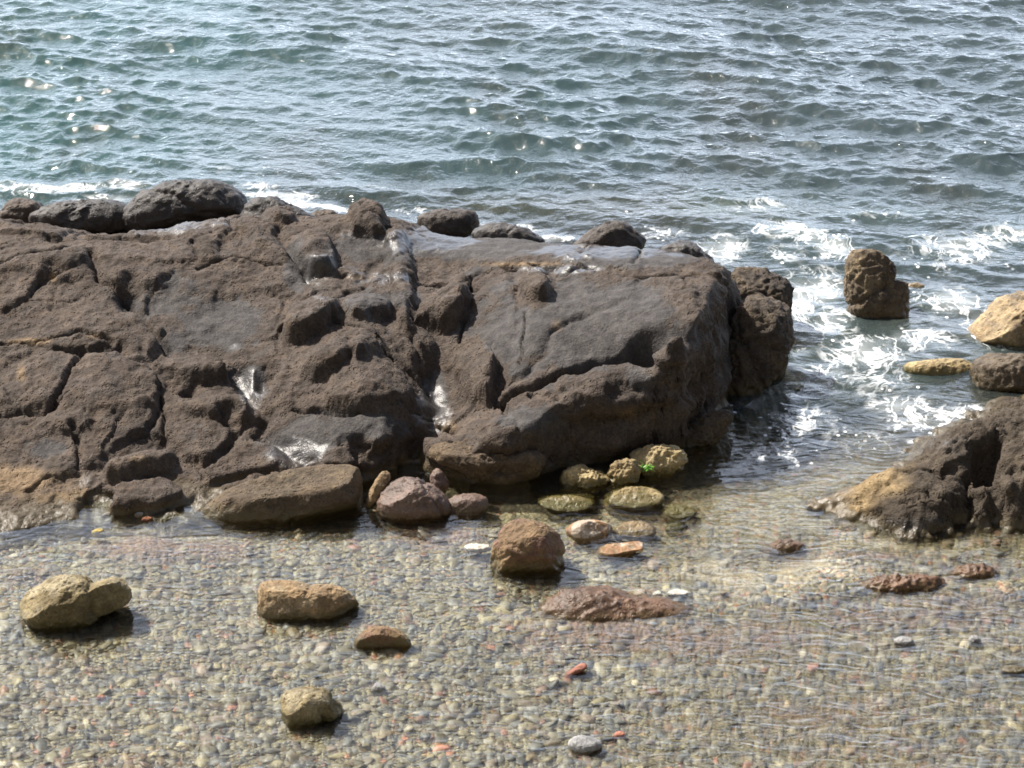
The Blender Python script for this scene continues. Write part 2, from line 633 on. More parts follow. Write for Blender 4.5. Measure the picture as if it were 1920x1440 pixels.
B([(545, 450), (575, 438), (610, 445), (632, 480), (632, 512), (590, 520), (560, 500)], .20, .02, g=(.8, -1))
B([(525, 650), (540, 600), (580, 575), (632, 565), (640, 592), (600, 628), (545, 655)], .19, .02)
B([(640, 560), (700, 555), (742, 585), (700, 602), (650, 602)], .11, .02)
B([(555, 700), (600, 640), (640, 612), (656, 640), (652, 692), (600, 725)], .15, .0, g=(.9, -1))
B([(655, 612), (700, 610), (726, 655), (700, 672), (657, 692)], .13, .02)
B([(600, 765), (620, 700), (690, 668), (742, 690), (778, 735), (772, 772), (690, 774), (640, 774)], .14, .03)
B([(720, 600), (770, 610), (818, 640), (812, 692), (780, 692), (740, 640)], .09, .02, g=(.8, -1))
B([(765, 610), (795, 560), (855, 520), (882, 525), (876, 590), (842, 632), (800, 615)], .24, .02, g=(1, -.7))
B([(846, 700), (862, 655), (900, 648), (934, 680), (928, 735), (906, 768), (865, 742)], .20, .06, g=(.8, -1))
B([(976, 530), (1000, 518), (1025, 533), (1032, 562), (1005, 574), (980, 567)], .11, .04)
B([(290, 682), (340, 660), (400, 668), (427, 692), (432, 714), (380, 718), (330, 707)], .14, .02)
B([(320, 745), (370, 725), (440, 733), (474, 770), (452, 797), (400, 792), (340, 772)], .11, .02)
B([(185, 875), (240, 850), (310, 828), (328, 845), (322, 872), (270, 892), (210, 908)], .18, .02)
B([(162, 945), (190, 893), (240, 902), (330, 892), (342, 950), (250, 967), (175, 974)], .10, .03, wob=.04)
B([(880, 805), (960, 770), (1060, 743), (1112, 788), (1104, 822), (1010, 842), (920, 838)], .08, .02)
B([(790, 835), (880, 818), (1000, 838), (1050, 815), (1020, 862), (1000, 905), (930, 908), (880, 882), (810, 862)], .10, .03, wob=.05)
B([(1040, 712), (1150, 680), (1240, 692), (1292, 660), (1312, 720), (1300, 765), (1180, 792), (1110, 772), (1050, 742)], .10, .02, wob=.03)
B([(1225, 690), (1250, 655), (1275, 668), (1300, 700), (1290, 740), (1240, 720)], .17, .08)
B([(648, 445), (690, 398), (740, 385), (776, 412), (772, 442), (700, 452)], .10, .10, wob=.05)
B([(-60, 450), (-60, 415), (120, 410), (172, 432), (165, 448)], .06, .03)
B([(475, 405), (500, 385), (530, 385), (560, 410), (540, 425), (500, 420)], .08, .06, wob=.04)
B([(1040, 480), (1150, 462), (1280, 462), (1340, 490), (1290, 512), (1120, 518)], .03, .05)
B([(600, 850), (690, 825), (740, 838), (720, 870), (650, 880)], .08, .02, wob=.04)
B([(0, 720), (60, 660), (150, 655), (130, 720), (90, 765), (0, 775)], .06, .02, edge=.03)
B([(170, 660), (290, 660), (320, 740), (250, 780), (110, 770), (140, 700)], .05, .01, edge=.03)
B([(60, 790), (150, 760), (180, 800), (120, 820)], .05, .01)
B([(10, 470), (160, 470), (170, 520), (90, 530), (0, 510)], .06, .01, edge=.03)
B([(180, 470), (290, 470), (330, 530), (240, 545), (185, 520)], .07, .01, edge=.03)
B([(290, 480), (450, 440), (540, 470), (560, 540), (420, 560), (330, 540)], .05, .02, edge=.04)
K = M.crack
K([(935, 757), (1000, 730), (1050, 705), (1110, 685), (1170, 672), (1225, 660)], .022, .20)
K([(800, 535), (870, 520), (900, 505), (1000, 497), (1080, 500), (1180, 530), (1260, 525), (1345, 518)], .02, .05)
K([(886, 510), (878, 560), (862, 640)], .014, .06)
K([(985, 590), (988, 615), (979, 640), (982, 660), (970, 685)], .008, .035)
K([(440, 690), (465, 730), (500, 770), (490, 805), (560, 850), (600, 872)], .07, .07)
K([(800, 690), (820, 740), (808, 780), (835, 805)], .08, .07)
K([(155, 650), (132, 700), (95, 765)], .018, .07)
K([(0, 640), (60, 642), (150, 622), (210, 640)], .018, .05)
K([(0, 778), (80, 772), (130, 742)], .016, .04)
K([(170, 465), (182, 520), (240, 548), (270, 590), (312, 652)], .03, .07)
K([(520, 430), (545, 475), (580, 525)], .04, .05)
K([(625, 600), (655, 610), (722, 655), (770, 700), (800, 722)], .02, .07)
K([(550, 768), (640, 778), (700, 777), (785, 762)], .018, .07)
K([(0, 505), (60, 492), (135, 478)], .018, .05)
K([(370, 505), (440, 482), (530, 502)], .014, .04)


K([(1000, 742), (1060, 757), (1112, 800)], .02, .07)
K([(1200, 470), (1190, 500)], .02, .03)
K([(300, 740), (310, 800), (300, 850)], .018, .05)
K([(140, 800), (150, 880)], .02, .05)
K([(350, 950), (400, 900), (470, 880), (580, 870)], .03, .06)
T_ = M.pit
T_(1212, 664, 30, 11, .24)
T_(672, 892, 26, 22, .14)
T_(775, 868, 38, 34, .22)
T_(850, 893, 60, 16, .14)
T_(500, 700, 22, 14, .10)
T_(240, 548, 24, 22, .10)
T_(430, 786, 24, 9, .09)
T_(352, 738, 14, 9, .09)
T_(102, 512, 20, 9, .06)
T_(608, 500, 28, 16, .08)
T_(185, 945, 26, 18, .12)
T_(250, 440, 80, 10, .07)
T_(1165, 745, 40, 10, .09)
M.plate = ((1.25, .034, .042, 1), (3.1, .010, .017, 2))
M.crag = .095
M.knob = -.012
Vm, Fm = M.finish(rough_amt=.026, pit_amt=.009, big=.03, seed=1)
U, W = proj(Vm)
nz = fbm(Vm * 3.1, 5, 60)
nz2 = fbm(Vm * 9, 4, 61)
grey = blobs(U, W, GREY) - blobs(U, W, BROWN)
grey = sstep(.44, .58, grey + .38 * nz + .42 * nz2 + .12 * fbm(Vm * 26, 3, 63))
wet = blobs(U, W, [(560, 850, 70, 40, 1), (470, 730, 35, 50, 1), (440, 705, 25, 25, 1), (810, 770, 50, 60, 1), (600, 520, 60, 120, .6), (450, 650, 80, 25, .55), (800, 450, 140, 40, .9), (850, 560, 60, 40, .45),
                   (1150, 470, 250, 26, .8), (960, 690, 60, 50, .4), (300, 420, 200, 30, .8), (720, 520, 100, 20, .75), (680, 450, 120, 60, .5), (320, 900, 500, 40, .35),
                   (1050, 700, 120, 30, .25), (1060, 505, 130, 12, .8)])
wet = np.clip(.18 + sstep(.42, .75, wet + .35 * nz + .35 * nz2), 0, 1)
tan = blobs(U, W, [(60, 640, 60, 10, 1), (40, 700, 14, 30, .9), (100, 520, 10, 16, .9), (30, 900, 140, 40, 1), (110, 930, 120, 25, .8), (1045, 610, 24, 22, .7), (980, 495, 120, 6, .9),
                   (680, 520, 60, 8, .8), (260, 860, 60, 14, .6), (400, 950, 80, 20, .6), (180, 630, 26, 8, .8), (840, 800, 30, 20, .8), (920, 830, 60, 16, .5), (950, 905, 40, 14, .9),
                   (540, 600, 25, 40, .5), (1180, 780, 30, 20, .8), (700, 700, 60, 50, .35), (150, 700, 120, 60, .3), (1440, 520, 60, 30, .5)])
tan = sstep(.35, .95, tan + .25 * nz2 + .15 * nz)
brown = np.array([.079, .062, .050])[None] * (1 + .5 * nz[:, None]) + np.array([.016, .006, -.002]) * nz2[:, None]
greyc = np.array([.068, .063, .061])[None] * (1 + .35 * nz[:, None])
tanc = np.array([.24, .17, .10])[None]
rc = brown * (1 - grey[:, None]) + greyc * grey[:, None]
rc = rc * (1 - .75 * tan[:, None]) + tanc * .75 * tan[:, None]
rc = np.clip(rc, .01, .6)
ROCK = rock_material('outcrop stone', use_attr=True, water_band=.05, fine=42, algae=(.14, .10, .035))
o = mesh_obj('rock_outcrop', Vm, Fm, ROCK, colors=rc, attrs={'wet': wet, 'pit': np.clip(1.1 - grey, .15, 1)})
tag(o, 'huge fissured brown and grey rock outcrop filling the middle left', 'rock outcrop')

# ------------------------------------------------------------------ knobbly outcrop on the right
M2 = Mass(1.75, 4.6, 13.2, 16.6, .0115)
M2.spline([(1525, 944, .05), (1570, 925, .10), (1610, 905, .12), (1600, 945, .06), (1640, 975, .04), (1700, 1000, .02), (1700, 930, .14), (1700, 860, .2), (1780, 980, .06), (1780, 900, .2), (1780, 830, .28), (1840, 780, .36), (1850, 860, .24),
           (1880, 960, .1), (1880, 900, .2), (1900, 800, .36), (1960, 980, .08), (1960, 860, .3), (1960, 780, .42), (2100, 980, .1), (2100, 860, .35), (2100, 770, .5), (2300, 900, .3), (2300, 770, .42), (1640, 905, .02), (1720, 870, .06), (1780, 835, .1), (1850, 800, .12), (1940, 790, .15), (2100, 775, .2), (2300, 775, .2), (1760, 838, -.02), (1850, 800, .0), (1950, 790, .0)])
c2 = [(1508, 948, .3), (1560, 962, .2), (1640, 990, .15), (1720, 1012, .12), (1800, 990, .12), (1930, 985, .15), (2100, 995, .2), (2500, 990, .3)]
c2w = [tuple(unproj(u, v, 0.)[:2]) for u, v, w in c2] + [(4.9, 16.0), (3.6, 15.75), (3.05, 15.45), (2.6, 14.95), (2.2, 14.4)]
M2.coast(c2w, [c[2] for c in c2] + [.3, .3, .3, .3, .25])
M2.freeze()
B = M2.block
B([(1640, 930), (1700, 890), (1795, 890), (1812, 930), (1797, 987), (1715, 1002), (1650, 982)], .10, .05, wob=.06, round_=.6)
B([(1832, 905), (1900, 890), (1965, 900), (1965, 962), (1880, 965), (1838, 942)], .14, .03, wob=.05, round_=.6)
B([(1715, 855), (1830, 800), (1872, 815), (1842, 852), (1800, 882), (1740, 884)], .10, .03, wob=.05, round_=.6)
B([(1850, 850), (1920, 800), (2010, 800), (2010, 890), (1900, 895), (1855, 880)], .10, .03, wob=.05, round_=.6)
B([(1800, 970), (1850, 955), (1870, 985), (1830, 998)], .06, .03, wob=.04)
B([(1880, 970), (1960, 960), (1990, 985), (1900, 995)], .06, .03, wob=.04)
B([(1600, 920), (1650, 890), (1690, 890), (1650, 930)], .05, .02, wob=.04)
B([(1560, 955), (1600, 940), (1660, 955), (1640, 975)], .05, .02, wob=.04)
K = M2.crack
K([(1842, 845), (1835, 880), (1812, 900), (1822, 950), (1800, 985)], .03, .12)
K([(1700, 880), (1760, 892), (1840, 895)], .02, .08)
K([(1870, 830), (1850, 870), (1840, 900)], .04, .14)
K([(1690, 960), (1740, 950), (1790, 960)], .015, .05)
M2.pit(1848, 872, 22, 20, .15)
M2.pit(1868, 945, 16, 14, .12)
M2.relax = 0
M2.crag = .03
M2.knob = -.035
V2, F2 = M2.finish(rough_amt=.08, pit_amt=.026, big=.05, seed=5)
U, W = proj(V2)
nz = fbm(V2 * 3.4, 5, 66)
nz2 = fbm(V2 * 9, 4, 67)
tn = sstep(.35, .9, blobs(U, W, [(1570, 935, 110, 50, 1.2), (1650, 900, 80, 50, 1.0), (1700, 870, 50, 30, .5), (1900, 860, 40, 30, .5), (1780, 1000, 200, 16, .6)]) + .3 * nz + .2 * nz2)
c = np.array([.068, .055, .042])[None] * (1 + .6 * nz[:, None])
c = c * (1 - .8 * tn[:, None]) + np.array([.26, .19, .10]) * .8 * tn[:, None]
wt = np.clip(sstep(.35, .9, blobs(U, W, [(1560, 935, 80, 40, .9), (1760, 830, 160, 40, .6), (1700, 990, 200, 30, .8)]) + .3 * nz2), 0, 1)
o = mesh_obj('knobbly_rock', V2, F2, ROCK, colors=np.clip(c, .01, .6), attrs={'wet': wt, 'pit': np.ones(len(V2))})
tag(o, 'large dark knobbly rock mass with pale wet tip at the right edge', 'rock outcrop')

# ------------------------------------------------------------------ boulders
_ico = {}


def ico(n):
    if n not in _ico:
        bm = bmesh.new()
        bmesh.ops.create_icosphere(bm, subdivisions=n, radius=1)
        bm.verts.ensure_lookup_table()
        _ico[n] = (np.array([v.co[:] for v in bm.verts]), np.array([[v.index for v in f.verts] for f in bm.faces]))
        bm.free()
    return _ico[n]


def boulder(name, label, outline, mat, thick=.75, base_v=None, base_z=-.05, sub=6, amp=.09, freq=3.0, seed=0, cuts=(), box=.72, pits=.014, cat='rock', group=None,
            offset=(0, 0), grooves=(), push=0.0):
    """outline: the stone's silhouette in photo pixels; it is given a real distance, size and thickness"""
    poly = smooth_poly(outline, 1)
    c = np.array([(poly[:, 0].min() + poly[:, 0].max()) / 2 + offset[0], (poly[:, 1].min() + poly[:, 1].max()) / 2 + offset[1]])
    bv = base_v if base_v is not None else poly[:, 1].max()
    foot = unproj(c[0], bv, base_z)
    half_w = (poly[:, 0].max() - poly[:, 0].min()) / 2
    half_h = (poly[:, 1].max() - poly[:, 1].min()) / 2
    dep0 = (foot - C0) @ np.array([0, cp, -sp])
    T = thick * half_w / F * dep0
    dep = dep0 + T * .55 + push
    sc = dep / F
    ctr = C0 + ray(c[0], c[1]) * dep
    D, Fc = ico(sub)
    th = np.arctan2(D[:, 1], D[:, 0])
    # radial outline
    k = 720
    ang = np.linspace(-np.pi, np.pi, k, endpoint=False)
    rad = np.zeros(k)
    q = poly - c
    q[:, 1] *= -1
    for a, b in zip(q, np.roll(q, -1, 0)):
        den = np.cos(ang) * (b[1] - a[1]) - np.sin(ang) * (b[0] - a[0])
        with np.errstate(all='ignore'):
            t = (a[0] * (b[1] - a[1]) - a[1] * (b[0] - a[0])) / den
            s_ = (a[0] * np.sin(ang) - a[1] * np.cos(ang)) / den
        okk = (t > 0) & (s_ >= -1e-6) & (s_ <= 1 + 1e-6)
        rad = np.where(okk & (t > rad), t, rad)
    r = np.interp(th, np.r_[ang, np.pi], np.r_[rad, rad[0]])
    s_ = np.clip(np.hypot(D[:, 0], D[:, 1]), 0, 1)
    pl = r * s_ ** box * sc
    L = np.c_[np.cos(th) * pl, np.sin(th) * pl, np.sign(D[:, 2]) * np.abs(D[:, 2]) ** box * T]
    R0 = half_w * sc
    rs = np.random.RandomState(seed + 11)
    for cu_ in cuts:
        n = np.array(cu_[:3], float)
        n /= np.linalg.norm(n)
        ext = (L @ n).max()
        d = L @ n - cu_[3] * ext
        L = L - n * (np.maximum(d, 0) * .92)[:, None]
    for (gx, gy, gz, off, wdt, dp) in grooves:
        n = np.array((gx, gy, gz), float)
        n /= np.linalg.norm(n)
        d = (L @ n) / R0 - off + .12 * perlin(L / R0 * 2.5 + 7, seed)
        nn = L / (np.linalg.norm(L, axis=1)[:, None] + 1e-9)
        L = L - nn * (dp * R0 * np.exp(-(d / wdt) ** 2))[:, None]
    nn = L / (np.linalg.norm(L, axis=1)[:, None] + 1e-9)
    Ls = L / R0
    d = amp * fbm(Ls * freq * .5 + seed, 5, seed, .58) * R0 + amp * .35 * ridged(Ls * freq * 1.1 + 4, 4, seed + 2) * R0 - amp * .15 * R0 + .045 * R0 * fbm(Ls * 7, 4, seed + 5, .6)
    Pw = ctr + L @ np.array([[1, 0, 0], [0, sp, cp], [0, -cp, sp]])
    d = d + pits * (np.clip(cells(Pw * 20, seed), 0, .8) - .45) + pits * .5 * (np.clip(cells(Pw * 42, seed + 1), 0, .8) - .45)
    nw = nn @ np.array([[1, 0, 0], [0, sp, cp], [0, -cp, sp]])
    Pw = Pw + nw * d[:, None]
    base = np.array([ctr[0], ctr[1], base_z])
    o = mesh_obj(name, Pw - base, Fc, mat)
    o.location = base
    tag(o, label, cat, group)
    return o


TANR = rock_material('tan boulder stone', base=(.30, .215, .12), dark=(.19, .13, .075), pit=.7, wet=.1, water_band=.05, patch=(.30, .25, .17), patch_amt=.5, algae=(.10, .08, .015))
SLABM = rock_material('slab stone', base=(.108, .082, .058), dark=(.085, .068, .048), pit=.8, wet=.05, water_band=.07, patch=(.17, .125, .075), patch_amt=.5, algae=(.13, .10, .035))
OLIVE = rock_material('olive boulder stone', base=(.27, .22, .125), dark=(.15, .12, .065), pit=.8, wet=.1, water_band=.06, patch=(.34, .30, .21), patch_amt=.6, algae=(.12, .10, .02))
BRN = rock_material('brown boulder stone', base=(.25, .17, .092), dark=(.15, .10, .06), pit=.5, wet=.25, water_band=.06, patch=(.16, .08, .075), patch_amt=.6, algae=(.13, .10, .02))
WETD = rock_material('dark wet stone', base=(.075, .066, .06), dark=(.045, .04, .036), pit=.5, wet=.6, water_band=.05)
WETB = rock_material('wet brown stone', base=(.17, .088, .042), dark=(.09, .052, .03), pit=.9, wet=.7, water_band=.02, algae=(.17, .10, .03))
PINK = rock_material('pinkish wet stone', base=(.20, .135, .105), dark=(.13, .085, .065), pit=.4, wet=.6, water_band=.04, algae=(.16, .11, .05))
GOLD = rock_material('golden crusted stone', base=(.48, .38, .20), dark=(.26, .19, .09), pit=.8, wet=.45, water_band=.04, patch=(.36, .28, .14), algae=(.16, .13, .02))
PALE = rock_material('pale cream stone', base=(.42, .33, .20), dark=(.22, .15, .08), pit=.8, wet=.3, water_band=.03, patch=(.14, .12, .10), patch_amt=.7, algae=(.28, .19, .08))
ORNG = rock_material('orange wet stone', base=(.40, .24, .11), dark=(.28, .15, .07), pit=.2, wet=.6, water_band=.01, patch=(.62, .54, .44), patch_amt=.8, algae=(.26, .16, .05))
DRKB = rock_material('dark brown sea stone', base=(.13, .10, .065), dark=(.075, .055, .04), pit=.8, wet=.45, water_band=.07, algae=(.12, .085, .03))
SEAT = rock_material('upright stone', base=(.15, .115, .075), dark=(.07, .052, .038), pit=1.0, wet=.35, water_band=.10, patch=(.24, .18, .10), patch_amt=.6, algae=(.15, .10, .04))
OUTC = rock_material('outcrop ledge stone', base=(.088, .070, .054), dark=(.056, .047, .040), pit=.9, wet=.2, water_band=.06, patch=(.13, .10, .065), patch_amt=.4, algae=(.12, .09, .035))
SEAR = rock_material('brown wet sea-edge stone', base=(.105, .078, .058), dark=(.06, .048, .04), pit=.9, wet=.5, water_band=.05)
WHITE = rock_material('white stone', base=(.62, .60, .55), dark=(.5, .47, .42), pit=.2, wet=.3, water_band=.0)
GREYS = rock_material('grey stone', base=(.34, .34, .33), dark=(.24, .24, .24), pit=.2, wet=.3, water_band=.0)
REDS = rock_material('red stone', base=(.40, .17, .11), dark=(.30, .13, .09), pit=.2, wet=.3, water_band=.0)
YEL = rock_material('yellow stone', base=(.46, .36, .12), dark=(.32, .24, .08), pit=.2, wet=.4, water_band=.0)

bo = boulder
# shallows, foreground
bo('boulder', 'big two-lobed olive brown boulder alone in the shallows at far left', [(32, 1140), (45, 1110), (95, 1082), (150, 1080), (180, 1092), (215, 1082), (240, 1100), (244, 1130), (205, 1150), (165, 1180), (140, 1196), (90, 1190), (55, 1175)], OLIVE, seed=1, thick=.7,
   cuts=[(-.6, .6, .5, .72), (.1, -.6, .8, .72), (.5, -.3, .8, .7)], grooves=[(1, .25, -.1, .42, .10, .09)], amp=.10)
bo('boulder', 'long tan loaf-shaped boulder with a notch across its middle', [(478, 1105), (495, 1088), (540, 1090), (585, 1098), (630, 1098), (660, 1115), (674, 1138), (660, 1162), (600, 1172), (540, 1172), (495, 1168), (480, 1140)], TANR, seed=2, thick=.5,
   cuts=[(0, .9, .3, .82), (-1, .1, .2, .9), (.7, -.5, .5, .8)], grooves=[(1, .1, 0, .08, .06, .035)], amp=.07)
bo('boulder', 'small reddish topped rock with dark hollow front beside the loaf-shaped boulder', [(662, 1205), (675, 1188), (705, 1176), (735, 1176), (765, 1192), (772, 1210), (760, 1226), (720, 1232), (680, 1230)], BRN, seed=3, thick=.6, sub=5,
   cuts=[(0, -.5, .9, .55)], amp=.12)
bo('boulder', 'olive grey boulder with a pale top nearest to the camera', [(526, 1310), (540, 1292), (575, 1288), (615, 1294), (640, 1320), (648, 1340), (620, 1350), (600, 1370), (570, 1382), (545, 1368), (530, 1345)], OLIVE, seed=14, thick=.8, sub=5,
   cuts=[(-.5, .6, .6, .75), (.2, -.5, .8, .6), (.8, -.1, .3, .75)], grooves=[(1, -.5, 0, .45, .12, .15)], amp=.12)
bo('boulder', 'large rounded reddish brown boulder standing off the middle of the outcrop', [(918, 1060), (925, 1015), (950, 980), (990, 974), (1030, 984), (1058, 1015), (1060, 1050), (1050, 1078), (1010, 1088), (960, 1090), (930, 1082)], BRN, seed=5, thick=.85,
   cuts=[(.8, .1, .5, .8), (-.3, .7, .6, .8), (0, -.7, .7, .72), (-.8, -.1, .6, .85)], grooves=[(.25, 1, .1, .12, .07, .06), (.1, 1, -.3, -.42, .07, .06)], amp=.06, pits=.008)
bo('flat_rock', 'pale orange wedge rock with a white glistening facet', [(1055, 998), (1075, 978), (1110, 974), (1140, 980), (1156, 992), (1148, 1010), (1120, 1022), (1085, 1020)], ORNG, seed=6, thick=.7, sub=5, base_z=-.05,
   cuts=[(.4, .3, .9, .55), (1, 0, .3, .75)], amp=.07, pits=.006)
bo('flat_rock', 'low flat orange brown rock just below the white-faceted wedge', [(1115, 1040), (1130, 1022), (1165, 1018), (1210, 1014), (1200, 1030), (1160, 1055), (1135, 1056)], ORNG, seed=7, thick=.8, sub=5, base_z=-.06,
   cuts=[(0, .9, .4, .5), (.3, -.7, .6, .7)], amp=.07, pits=.006)
# submerged stones between boulder and outcrop
for k, (lab, out, mt, bz) in enumerate([
    ('yellowish submerged stone close under the outcrop overhang', [(1000, 945), (1030, 930), (1080, 928), (1120, 940), (1110, 958), (1050, 966)], GOLD, -.07),
    ('round golden brown submerged stone in front of the crusted ridge', [(1125, 945), (1160, 915), (1220, 912), (1250, 935), (1230, 960), (1160, 965)], GOLD, -.08),
    ('pale flat submerged slab beside the orange wedge rock', [(1150, 990), (1190, 975), (1225, 985), (1232, 1005), (1190, 1018), (1150, 1010)], PALE, -.07),
    ('curved golden submerged stone, furthest right of the sunken stones', [(1235, 965), (1270, 945), (1310, 955), (1300, 975), (1260, 980)], GOLD, -.08),
    ('small green-grey submerged stone next to the pale flat slab', [(1245, 990), (1265, 978), (1285, 988), (1275, 1002), (1252, 1002)], OLIVE, -.08)]):
    bo('sunken_stone', lab, out, mt, seed=30 + k, thick=.9, sub=5, base_z=bz, amp=.08, cuts=[(0, .7, .7, .6)], group='stones sunk between the boulder and the outcrop')
# foot of the outcrop
bo('rock_slab', 'brown flat-topped slab leaning out over the shallows at the outcrop foot', [(372, 985), (385, 945), (450, 905), (540, 882), (640, 868), (680, 880), (692, 925), (688, 962), (640, 985), (570, 996), (480, 990), (420, 998)], SLABM, seed=8, thick=.45,
   cuts=[(-.1, .9, .5, .62), (.3, -.8, .4, .72), (.9, 0, .2, .85)], amp=.07, base_z=-.08, base_v=992)
bo('rock', 'rounded pinkish wet rock at the mouth of the small cave', [(702, 950), (720, 910), (760, 894), (800, 900), (830, 925), (850, 950), (840, 975), (780, 985), (720, 978)], PINK, seed=9, thick=.8, cuts=[(-.4, .6, .6, .8)], grooves=[(1, .6, 0, .5, .06, .08)], amp=.07, pits=.008)
bo('rock', 'low pinkish half-sunken rock right of the rounded cave-mouth rock', [(830, 945), (860, 925), (910, 928), (918, 950), (900, 972), (850, 982), (830, 972)], PINK, seed=10, thick=.9, sub=5, amp=.08, base_z=-.08, pits=.008)
bo('rock', 'small upright pinkish stone inside the shadowed cave', [(806, 895), (815, 878), (828, 882), (842, 905), (840, 922), (812, 922)], PINK, seed=11, thick=.8, sub=5, amp=.12, base_v=925, base_z=0)
bo('rock', 'narrow grey brown rock wedged between slab and cave', [(684, 950), (700, 905), (720, 880), (735, 890), (720, 925), (698, 955)], TANR, seed=12, thick=.9, sub=5, amp=.1, base_v=955, base_z=0)
bo('crusted_rock', 'left lump of golden crusted rock at the foot of the dark cliff', [(1050, 899), (1065, 879), (1095, 875), (1140, 891), (1150, 904), (1100, 926), (1050, 926)], GOLD, seed=13, thick=.7, amp=.16, pits=.03, base_z=-.06, group='golden crusted rocks below the dark cliff')
bo('crusted_rock', 'middle lump of golden crusted rock joining two others', [(1135, 897), (1150, 864), (1185, 859), (1205, 879), (1185, 916), (1140, 924)], GOLD, seed=15, thick=.8, amp=.16, pits=.03, base_z=-.06, group='golden crusted rocks below the dark cliff')
bo('crusted_rock', 'right longest lump of crusted rock bearing a bright green weed tuft', [(1178, 859), (1200, 841), (1250, 834), (1285, 847), (1290, 869), (1255, 896), (1185, 906)], GOLD, seed=16, thick=.7, amp=.16, pits=.03, base_z=-.06, group='golden crusted rocks below the dark cliff')
# seaward side
bo('wet_boulder', 'big dark wet dome-shaped boulder on the seaward side of the outcrop', [(215, 425), (235, 380), (290, 347), (375, 337), (428, 345), (468, 374), (450, 420), (350, 455), (260, 455)], WETD, seed=17, thick=.6, base_v=428, base_z=.2,
   cuts=[(.2, -.8, .5, .7)], amp=.07, grooves=[(.4, 1, 0, .15, .05, .05)])
bo('wet_rock', 'small reddish wet rock at the far left sea edge', [(2, 395), (20, 376), (50, 373), (82, 382), (90, 420), (20, 430), (-10, 415)], SEAR, seed=18, thick=.8, sub=5, base_v=415, base_z=.2, amp=.14)
bo('wet_rock', 'low grey wet rock between the reddish rock and the dark dome', [(40, 415), (95, 382), (160, 376), (230, 380), (265, 405), (230, 445), (110, 445)], WETD, seed=19, thick=.7, base_v=425, base_z=.2, amp=.12)
bo('wet_rock', 'low brown knob of wet rock on the sea edge behind the middle knob', [(780, 412), (800, 397), (850, 392), (890, 396), (900, 420), (870, 450), (790, 450)], SEAR, seed=20, thick=.8, sub=5, base_v=432, base_z=.2, amp=.16)
bo('wet_rock', 'pointed brown rock peaking above the sea edge right of centre', [(1090, 445), (1110, 432), (1145, 414), (1165, 416), (1190, 430), (1215, 455), (1190, 485), (1080, 485), (1070, 460)], SEAR, seed=21, thick=.8, sub=5, base_v=466, base_z=.2, amp=.14)
bo('wet_rock', 'small red-brown rock awash behind the outcrop crest', [(580, 405), (600, 393), (630, 396), (650, 415), (630, 440), (580, 440)], SEAR, seed=22, thick=.8, sub=5, base_v=422, base_z=.2, amp=.14)
bo('wet_rock', 'dark pitted wet rock joining the dome-shaped boulder to the crest', [(440, 430), (455, 392), (480, 374), (520, 372), (560, 392), (600, 412), (590, 445), (480, 450)], WETD, seed=44, thick=.8, sub=5, base_v=436, base_z=.25, amp=.18)
bo('wet_rock', 'grey wet jagged lump on the seaward crest behind the small tide pool', [(880, 440), (905, 420), (950, 418), (1000, 436), (1030, 455), (1000, 475), (900, 470)], WETD, seed=45, thick=.8, sub=5, base_v=456, base_z=.25, amp=.18)
bo('wet_rock', 'low grey wet lump on the crest above the outcrop right corner', [(1230, 480), (1250, 456), (1290, 452), (1325, 475), (1345, 500), (1300, 520), (1240, 510)], WETD, seed=46, thick=.8, sub=5, base_v=500, base_z=.3, amp=.18)
bo('rock_ledge', 'low tan-crusted ledge running out from the outcrop right end', [(1360, 520), (1400, 497), (1450, 512), (1482, 535), (1484, 570), (1478, 620), (1440, 660), (1390, 640), (1360, 580)], OUTC, seed=23, thick=1.1, base_v=655, base_z=-.05, amp=.10, pits=.035,
   cuts=[(0, .8, .6, .8)])
bo('rock_ledge', 'dark craggy shoulder of rock dropping into the channel below the tan-crusted ledge', [(1345, 690), (1362, 610), (1395, 560), (1440, 548), (1478, 570), (1488, 620), (1476, 680), (1430, 735), (1390, 775), (1350, 770)], OUTC, seed=47, thick=.9, base_v=750, base_z=-.06, amp=.16, pits=.035,
   cuts=[(.3, .9, .4, .8), (.9, .1, .4, .85)], grooves=[(.3, 1, 0, .25, .07, .12), (1, .4, .2, -.1, .08, .10)])
bo('rock', 'dull tan rubbly rock in shade at the cliff foot right of the green weed', [(1225, 842), (1250, 808), (1300, 785), (1352, 770), (1376, 782), (1352, 820), (1310, 852), (1250, 858)], OUTC, seed=48, thick=.6, base_v=850, base_z=-.06, amp=.2, pits=.035)
bo('rock', 'brown pitted lip of rock jutting out between the cave and the golden crusted lumps', [(800, 842), (840, 826), (900, 822), (960, 838), (1015, 846), (1024, 872), (1000, 904), (940, 918), (895, 898), (850, 876), (812, 866)], SLABM, seed=49, thick=.5, base_v=912, base_z=0, amp=.14, pits=.02,
   cuts=[(0, .8, .5, .75), (.1, -.8, .6, .6)], grooves=[(1, -.3, 0, .3, .08, .12)])
bo('rock', 'grey rounded rock in shadow at the waterline of the outcrop end', [(1410, 700), (1425, 668), (1455, 662), (1475, 680), (1472, 712), (1440, 725)], DRKB, seed=24, thick=.8, sub=5, amp=.12)
bo('sea_stack', 'upright seat-shaped rock standing in the foaming channel', [(1584, 520), (1586, 486), (1605, 469), (1645, 468), (1668, 485), (1682, 524), (1702, 532), (1702, 575), (1698, 612), (1650, 612), (1590, 604)], SEAT, seed=25, thick=.75, base_v=610, base_z=-.06, amp=.12, pits=.03,
   cuts=[(.2, .15, 1, .72)], grooves=[(-.55, 1, .15, -.02, .09, .16)])
bo('rock', 'small pale rock barely showing right of the seat-shaped rock', [(1690, 540), (1710, 528), (1738, 536), (1730, 548), (1700, 552)], PALE, seed=26, thick=.9, sub=5, amp=.12, base_z=-.06)
